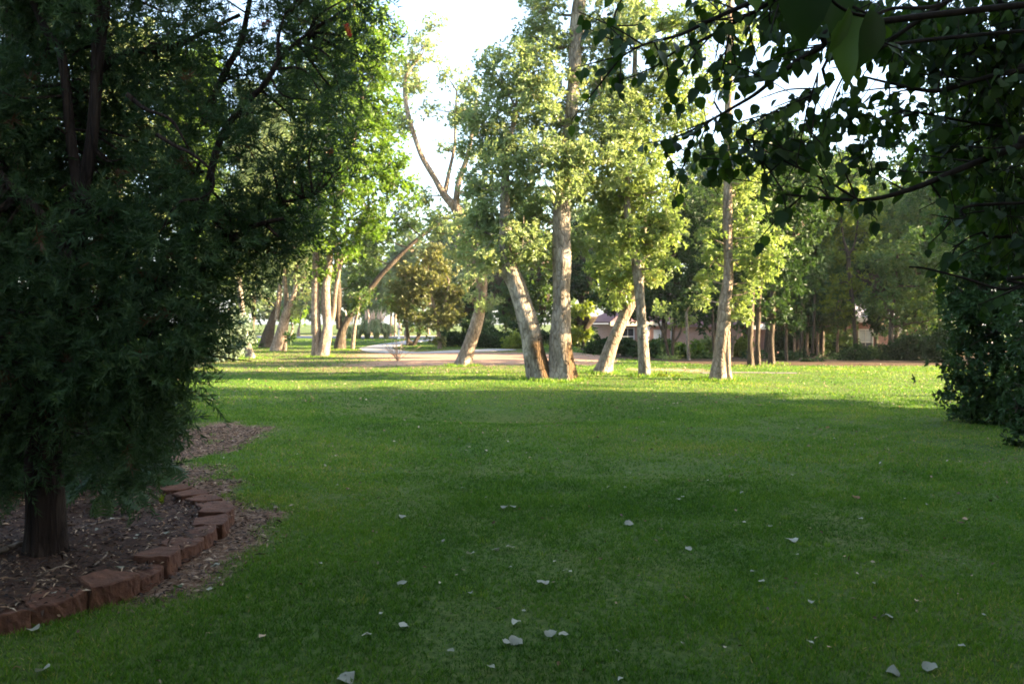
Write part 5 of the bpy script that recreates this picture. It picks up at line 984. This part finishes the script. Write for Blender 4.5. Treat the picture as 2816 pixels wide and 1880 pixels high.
SM = [q_ for i_, q_ in enumerate([(1365, 1546), (1402, 1568), (1554, 1577), (1568, 1578), (1675, 1510), (1676, 1343), (1723, 1347), (1333, 1373), (1000, 1284), (1095, 1275), (1275, 1345), (1870, 1378), (1273, 1583), (1047, 1700), (1696, 1804), (1355, 1846), (930, 1338), (1736, 1304), (1763, 1308), (1539, 1126), (1086, 1158), (1701, 1878), (1878, 1376), (2040, 1359), (2010, 1412), (2042, 1440), (2115, 1450), (2194, 1533), (2294, 1526), (2320, 1537), (2072, 1572), (2092, 1608), (2203, 1675), (2232, 1665), (2523, 1665), (2488, 1377), (2386, 1467), (2364, 1434),
      (2279, 1789), (2224, 1779), (1990, 1184), (2027, 1159), (2413, 1279), (2182, 1311), (2251, 1330), (2639, 1791), (2546, 1393), (2657, 1436), (637, 1812), (575, 1747), (605, 1599), (577, 1628), (812, 1482), (928, 1335), (651, 1209), (592, 1333), (311, 1846), (50, 1846), (955, 1870), (1520, 1400), (1140, 1506), (1220, 1494), (1290, 1640), (1440, 1690), (1820, 1645), (1950, 1330), (1600, 1260), (1450, 1250), (1280, 1230), (1180, 1290), (760, 1400), (880, 1560), (820, 1690), (720, 1760), (1240, 1800), (1880, 1780), (2090, 1700), (2400, 1610), (2650, 1560), (2700, 1700), (2120, 1210), (2230, 1180)]) if i_ % 4]
for px, py in SM: fallen(px + rng.normal() * 3, py + rng.normal() * 2, rng.uniform(.035, .065), 'p' if rng.random() < .8 else 't', 'small pale fallen leaf lying on the shaded lawn', 'small pale leaves on the shaded lawn')
for px, py in [(830, 1216), (485, 1625), (2634, 1361), (1940, 1225), (2385, 1190), (2050, 1150), (2275, 1180), (640, 1075), (1268, 1167)]: fallen(px, py, rng.uniform(.06, .085), 'g' if px in (830, 485) else 'b', 'dark leaf lying on the shaded lawn', 'dark leaves on the shaded lawn')
for _ in range(70):
    px = rng.uniform(700, 2550); py = rng.uniform(1030, 1125) if px > 1900 else rng.uniform(1000, 1100); fallen(px, py, rng.uniform(.07, .12), 'b' if rng.random() < .6 else 't', 'brown dry leaf on the sunlit part of the lawn', 'dry leaves on the sunlit lawn')
for px, py in [(268, 1503), (455, 1508), (372, 1526), (378, 1520), (250, 1640), (60, 1650), (240, 1545), (330, 1610), (150, 1690), (590, 1565), (598, 1562), (400, 1480), (310, 1470)]: fallen(px, py, rng.uniform(.05, .09), 'p', 'pale green leaf lying on the bark mulch', 'pale leaves on the bark mulch')

# unseen house behind the viewpoint and added hedge, placed to block sky light
root = thing('viewpoint_house', (1.5, -1.3, float(hgt(1.5, -1.3)) - .05), 'unseen single storey brick house behind the viewpoint, blocking sky light', 'house')
mb = MB(); mb.box(-11, 9, -9, 0, 0, 3.1); mb.build('wall', M['brick_brown'], root)
mb = MB(); hip(mb, -11, 9, -9, 0, 3.3, 6.2, 5.0, .6); mb.build('roof', M['roof_grey'], root)
root = thing('shading_hedge', (-5.6, 3.0, float(hgt(-5.6, 3.0))), 'unseen dark hedge added to shade the bed, past the left edge', 'hedge'); c0 = np.array(root.location); mb = MB()
foliage(mb, [(c0 + np.array([dx, dy, dz]), np.array([.9, 1.1, 1.0])) for dx, dy, dz in [(0, -2, .8), (.1, -.3, .9), (-.1, 1.4, .9), (-.5, 3, .9), (0, -2, 2.2), (.1, -.3, 2.3), (-.2, 1.4, 2.3), (-.6, 3, 2.3), (-.2, 0, 3.4), (-.4, 2, 3.5)]], .2, .8, 8, 7, .09, .045)
mt = MB(); [tube(mt, [c0 + (dx, dy, -.1), c0 + (dx, dy, 2.2)], [.05, .03], 7, 4, .1) for dx, dy in [(0, -1.8), (0, -.2), (0, 1.4), (-.4, 3)]]; mb.join(mt); mb.build('foliage', [M['leaf_dark'], M['bark_dark']], root, c0)
# small bits of leaf and straw caught in the grass
mb = MB(); n = 5200; y = np.sqrt(rng.uniform(3.2 ** 2, 30 ** 2, n)); x = rng.uniform(-.66, .66, n) * y; k = ~inside(BED, x, y) & (rng.random(n) < .25 + vnoise(x, y, .4, 41) ** 2 * 1.2); x, y = x[k], y[k]; n = len(x)
scatter(mb, T_MID, np.column_stack([x, y, hgt(x, y) + rng.uniform(.012, .035, n)]), np.column_stack([rng.normal(size=(n, 2)), rng.normal(size=n) * .35]), np.column_stack([rng.normal(size=(n, 2)) * .6, np.ones(n)]), rng.uniform(.012, .035, n) * (1 + y / 16), rng.uniform(.006, .018, n) * (1 + y / 16), rng.random(n))
tag(mb.build('leaf_litter', vcol_mat('litter', [(0, (.05, .028, .014)), (.5, (.16, .09, .045)), (.8, (.30, .22, .12)), (1, (.42, .38, .27))], .8)), 'small brown and straw bits caught in the grass', 'litter', kind='stuff')

# ------------------------------------------------------------------ unseen trees added past the right edge to shade the lawn and wood
for k, (x, y, hh, lb) in enumerate([(25, 12.6, 15, 'unseen tall tree added for shade behind the two storey house, far end'), (24, 2, 16, 'unseen tall tree added for shade behind the two storey house, middle'), (23, -5, 15, 'unseen tall tree added for shade behind the two storey house, near end'), (10.5, 2.5, 9, 'unseen leafy tree added for shade between the house and the near lawn'), (33, 34, 13, 'unseen tall tree added to shade the wood, near end'), (37, 42, 14, 'unseen tall tree added to shade the wood, middle'), (43, 52, 14, 'unseen tall tree added to shade the wood, far end')]):
    z0 = float(hgt(x, y)); root = thing('shade_tree', (x, y, z0), lb, 'tree'); c0 = np.array([x, y, z0]); mb = MB()
    tube(mb, [c0 - (0, 0, .1), c0 + (.1, 0, hh * .4), c0 + (0, .2, hh * .9)], [.3, .22, .06], 10, 6, .05, .3); mb.build('trunk', M['bark_dark'], root, c0, True)
    bl = [(c0 + np.array([rng.normal() * 1.6, rng.normal() * 1.9, hh * rng.uniform(.5 if k == 0 else .35, .95)]), np.array([1.7, 1.7, 1.5])) for _ in range(26 if k == 0 else 13)]
    mb = MB(); foliage(mb, bl, .6, 1.0, 8, 7, .26, .13); mb.build('crown', M['leaf_mid'], root, c0)

# ------------------------------------------------------------------ the evening air
mb = MB(); mb.box(-210, 210, -40, 215, -4.5, 24)
hm = bpy.data.materials.new('haze'); hm.use_nodes = True; hn = hm.node_tree; hn.nodes.remove(hn.nodes['Principled BSDF'])
pv = hn.nodes.new('ShaderNodeVolumePrincipled'); pv.inputs['Color'].default_value = (.92, .95, 1.0, 1); pv.inputs['Density'].default_value = .0002; pv.inputs['Anisotropy'].default_value = .25
hn.links.new(pv.outputs[0], hn.nodes['Material Output'].inputs['Volume'])
tag(mb.build('haze', hm), 'thin evening haze in the air', 'haze', kind='stuff')
#MORE
